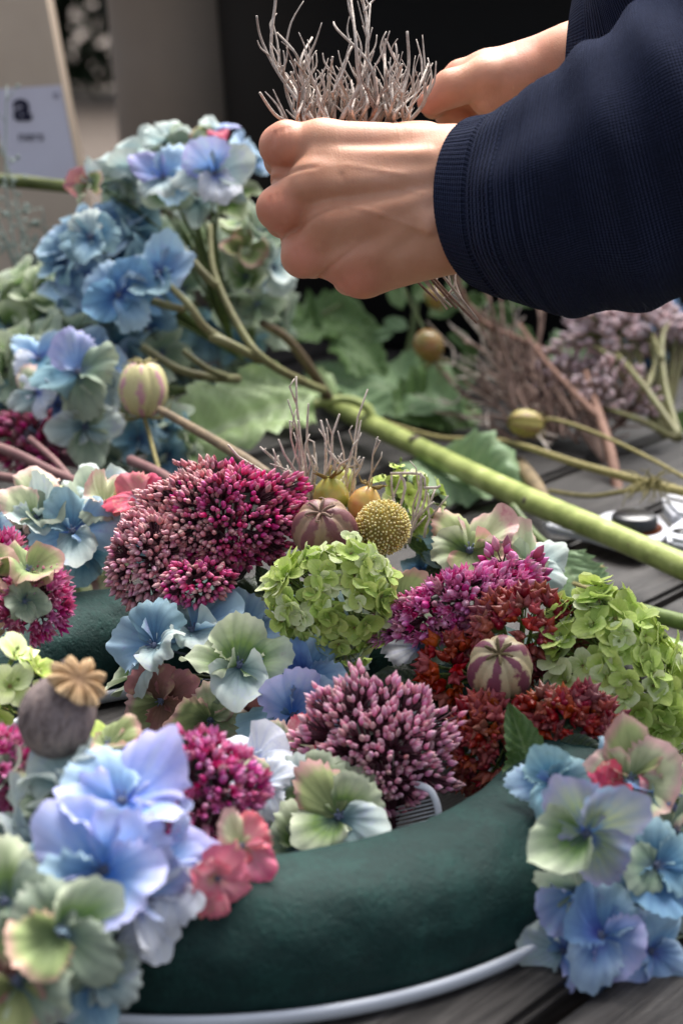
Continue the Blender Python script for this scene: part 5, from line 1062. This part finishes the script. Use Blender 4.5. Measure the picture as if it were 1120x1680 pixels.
# sleeves
def knit(name, ribs, cuff_len, garter=True):
    b = NB(name); u = b.attr('a'); s_ = b.attr('rows'); co = b.coord(); n = b.noise(co, 260, 4, .7); n2 = b.noise(co, 30, 3)
    rib = b.math('ABSOLUTE', b.math('SINE', b.math('MULTIPLY', u, ribs * math.pi)))
    row = b.math('SINE', b.math('MULTIPLY', s_, 2 * math.pi / .13))
    row2 = b.math('SINE', b.math('MULTIPLY', s_, 2 * math.pi / .22))
    # near the cuff: ribs; then a garter band; then smooth stocking stitch
    in_cuff = b.math('LESS_THAN', s_, cuff_len); band = b.math('MULTIPLY', b.math('GREATER_THAN', s_, cuff_len), b.math('LESS_THAN', s_, cuff_len + 1.55))
    rowm = b.math('MULTIPLY', row2, rib)
    stock = b.math('MULTIPLY', b.math('ADD', row, b.math('SINE', b.math('MULTIPLY', u, ribs * 5.2 * math.pi))), .22)
    hgt = b.math('ADD', b.math('ADD', b.math('MULTIPLY', rib, in_cuff), b.math('MULTIPLY', b.math('ADD', b.math('MULTIPLY', rowm, .9), .2), band)), b.math('ADD', stock, b.math('MULTIPLY', n, 1.0)))
    col = b.mix(n, lin((5, 6, 12)), lin((20, 23, 42))); col = b.mix(b.math('MULTIPLY', n2, .4), col, lin((14, 16, 26)))
    fl = b.new('ShaderNodeTexVoronoi'); b.put(fl.inputs['Vector'], co); fl.inputs['Scale'].default_value = 120
    col = b.mix(b.math('MULTIPLY', b.math('LESS_THAN', fl.outputs['Distance'], .03), .3), col, lin((150, 155, 180)))
    col = b.mix(b.math('MULTIPLY', b.math('MULTIPLY', b.math('SUBTRACT', .6, rowm, clamp=True), band), .7), col, lin((10, 12, 22))); col = b.mix(b.math('MULTIPLY', b.math('MULTIPLY', b.math('SUBTRACT', 1.0, rib), in_cuff), .7), col, lin((10, 12, 22))); b.base(col, .9, .08); b.p.inputs['Sheen Weight'].default_value = .25; b.p.inputs['Sheen Roughness'].default_value = .5; b.p.inputs['Sheen Tint'].default_value = (.3, .38, .75, 1)  # shade painted into the yarn colour in valleys between ribs and garter rows
    b.bump(hgt, 1.0, .0022); return b.m
def sleeve(rings, nm, mat, nu=240, seed=0, sub=12, cuff_len=1.75, lines=((1.75, .07, .10), (3.35, .05, .09), (4.1, .04, .09))):
    """rings: (centre, radius across view, radius deep, axis direction)"""
    C0 = [Vector(r[0]) for r in rings]; N = len(rings); pts = []
    for i in range(N - 1):
        a, b_, c, d = [C0[max(0, min(N-1, i + k))] for k in (-1, 0, 1, 2)]
        for k in range(sub * 3):
            t = k / (sub * 3); f_ = lambda p, q: p * (1 - t) + q * t
            pts.append((.5 * ((2*b_) + (c-a)*t + (2*a-5*b_+4*c-d)*t*t + (3*b_-a-3*c+d)*t**3), f_(rings[i][1], rings[i+1][1]), f_(rings[i][2], rings[i+1][2]), (rings[i][3].lerp(rings[i+1][3], t)).normalized()))
    pts.append((C0[-1], rings[-1][1], rings[-1][2], rings[-1][3].normalized())); vs, aa, ss = [], [], []; s_ = 0
    m = MB(); M_ = len(pts)
    # a turned-in hem first
    rows = [(pts[0][0] + pts[0][3] * .010, pts[0][1] * .90, pts[0][2] * .90, pts[0][3], 0), (pts[0][0] + pts[0][3] * .001, pts[0][1] * .955, pts[0][2] * .955, pts[0][3], 0)]
    for i, p in enumerate(pts):
        if i: s_ += (p[0] - pts[i-1][0]).length * 100
        g = 1.0
        for c_, dep, w_ in lines: g -= dep * .5 * math.exp(-((s_ - c_) / w_) ** 2)
        rows.append((p[0], p[1] * g, p[2] * g, p[3], s_))
    for C, r1_, r2_, ax, s_ in rows:
        up = (UV - ax * UV.dot(ax)).normalized(); sd = ax.cross(up)
        for j in range(nu + 1):
            a = 2 * math.pi * j / nu; w = noise.noise(Vector((math.cos(a) * 1.5, math.sin(a) * 1.5, s_ * .28 + seed))) * .0045 * min(1, s_ / 2.5) + .0022 * math.sin(s_ * 2.1 + 2.0 * math.cos(a + seed)) * min(1, max(0, s_ - 3) / 3)
            rib = .00035 * abs(math.sin(a * 55)) if s_ < cuff_len else 0
            vs.append(C + up * math.cos(a) * (r1_ + w + rib) + sd * math.sin(a) * (r2_ + w + rib)); aa.append(j / nu); ss.append(s_)
    K = nu + 1
    m.add(vs, [(i*K+j, i*K+j+1, (i+1)*K+j+1, (i+1)*K+j) for i in range(len(rows)-1) for j in range(nu)], a=aa, rows=ss); return m, len(rows), K
KN = knit('navy_knit', 110, 1.75)
def R_(px, py, d, r1_, r2_, ax): return (at(px, py, d), r1_ / (FPX / d), r2_ / (FPX / d), D(*ax))
m, _, _ = sleeve([R_(789, 333, .862, 139, 136, (1, -.03, .78)), R_(828, 338, .852, 152, 144, (1, -.03, .74)), R_(880, 336, .840, 172, 160, (1, .03, .64)), R_(945, 312, .832, 198, 180, (1, .10, .4)), R_(1060, 270, .825, 236, 205, (1, .22, .3)), R_(1200, 210, .825, 262, 220, (1, .35, .15)), R_(1330, 140, .83, 268, 220, (1, .4, 0)), R_(1620, 0, .84, 280, 230, (1, .5, 0)), R_(1900, -180, .86, 300, 240, (1, .6, 0))], 'sleeve', KN, seed=1)
part('sleeve', m.mesh('sleeve'), KN, person)
m, _, _ = sleeve([R_(936, 76, .915, 84, 84, (1, -.1, .2)), R_(972, 62, .895, 106, 104, (1, .1, .2)), R_(1030, 20, .870, 140, 125, (1, .5, .2)), R_(1130, -60, .862, 180, 150, (1, .8, .2)), R_(1250, -160, .86, 205, 160, (1, .8, 0)), R_(1500, -360, .88, 230, 190, (1, .8, 0)), R_(1750, -520, .90, 260, 210, (1, .8, 0))], 'sleeve', KN, seed=5)
part('sleeve', m.mesh('sleeve'), KN, person)

# the bundle of dry twigs in the fist
rg = random.Random(21); t = thing('dry_twig_bundle', 'bushy bundle of dry grey brown twigs held upright in the fist', 'twigs', at(600, 330, .895), 'dry twig bundles')
TWG = simple('dry_twig_grey', (224, 216, 208), .85, .1, nscale=400, c2=(166, 152, 142))
def bt(pts, r, mat=TWG, leaves=0):
    m = MB(); P = [at(*p) for p in pts]; P = [P[0]] + [q_ + V(rg.uniform(-.25, .25), rg.uniform(-.1, .1), rg.uniform(-.2, .2)) for q_ in P[1:]]; m.tube(P, [r * (1.2 - .5 * i / (len(P) - 1)) for i in range(len(P))], 6, 6, rnd=rg.random())
    for _ in range(leaves):
        i = rg.randint(0, len(P) - 2); p = P[i].lerp(P[i+1], rg.random()); e = p + V(rg.uniform(-.9, .9), rg.uniform(.6, 2.2), rg.uniform(-.4, .4))
        m.tube([p, p.lerp(e, .5) + V(rg.uniform(-.25, .25), 0, 0), e], [r * .75, r * .6, r * .3], 5, 3, rnd=rg.random())
    part('twig', m.mesh('twig'), mat, t)
dd = .885
for pts in ([(510, 195), (450, 120), (428, 60), (423, 25)], [(515, 200), (470, 130), (440, 85), (445, 0), (452, -30)], [(520, 200), (505, 130), (490, 85), (450, 55)], [(500, 205), (460, 190), (418, 152)], [(515, 200), (500, 110), (505, 60)],
            [(540, 200), (520, 150), (478, 98)], [(550, 200), (545, 150), (545, 98)], [(580, 200), (565, 130), (578, 78)], [(600, 200), (585, 120), (575, 60), (572, 0)], [(620, 200), (600, 110), (560, 50), (548, 40)], [(600, 200), (596, 80), (610, 5)],
            [(640, 200), (640, 130), (636, 75)], [(645, 195), (665, 120), (672, 55)], [(650, 195), (655, 130), (648, 88)], [(665, 195), (685, 140), (702, 102)], [(670, 200), (690, 165), (696, 128)], [(610, 200), (640, 150), (655, 108)], [(520, 200), (530, 160), (500, 100)],
            [(490, 200), (480, 160), (455, 110)], [(500, 200), (490, 150), (470, 120)], [(560, 195), (590, 130), (600, 60), (590, 0), (575, -20)]):
    bt([(x, y, dd + rg.uniform(-.012, .02)) for x, y in pts], rg.uniform(.00065, .00095), leaves=4)
for k in range(42):      # short side twigs massed just above the fist
    x0 = rg.uniform(485, 675); x1 = x0 + rg.uniform(-28, 28); y1 = rg.uniform(120, 172) + abs(x0 - 600) * .12
    bt([(x0, 205, dd + .01), ((x0 + x1) / 2 + rg.uniform(-10, 10), (205 + y1) / 2, dd + rg.uniform(-.02, .03)), (x1, y1, dd + rg.uniform(-.02, .03))], rg.uniform(.0005, .0008), TWG if rg.random() < .88 else TWIGB, leaves=3)
for k in range(6):       # lower ends pass through the fist and come out under the wrist
    x0 = rg.uniform(-26, 26); bt([(575 + x0, 230, .895), (620 + x0, 330, .905), (700 + x0, 440, .915), (765 + x0 * 2, 520 + x0, .93)], .0009, TWG if k % 2 else TWIGB, leaves=3)
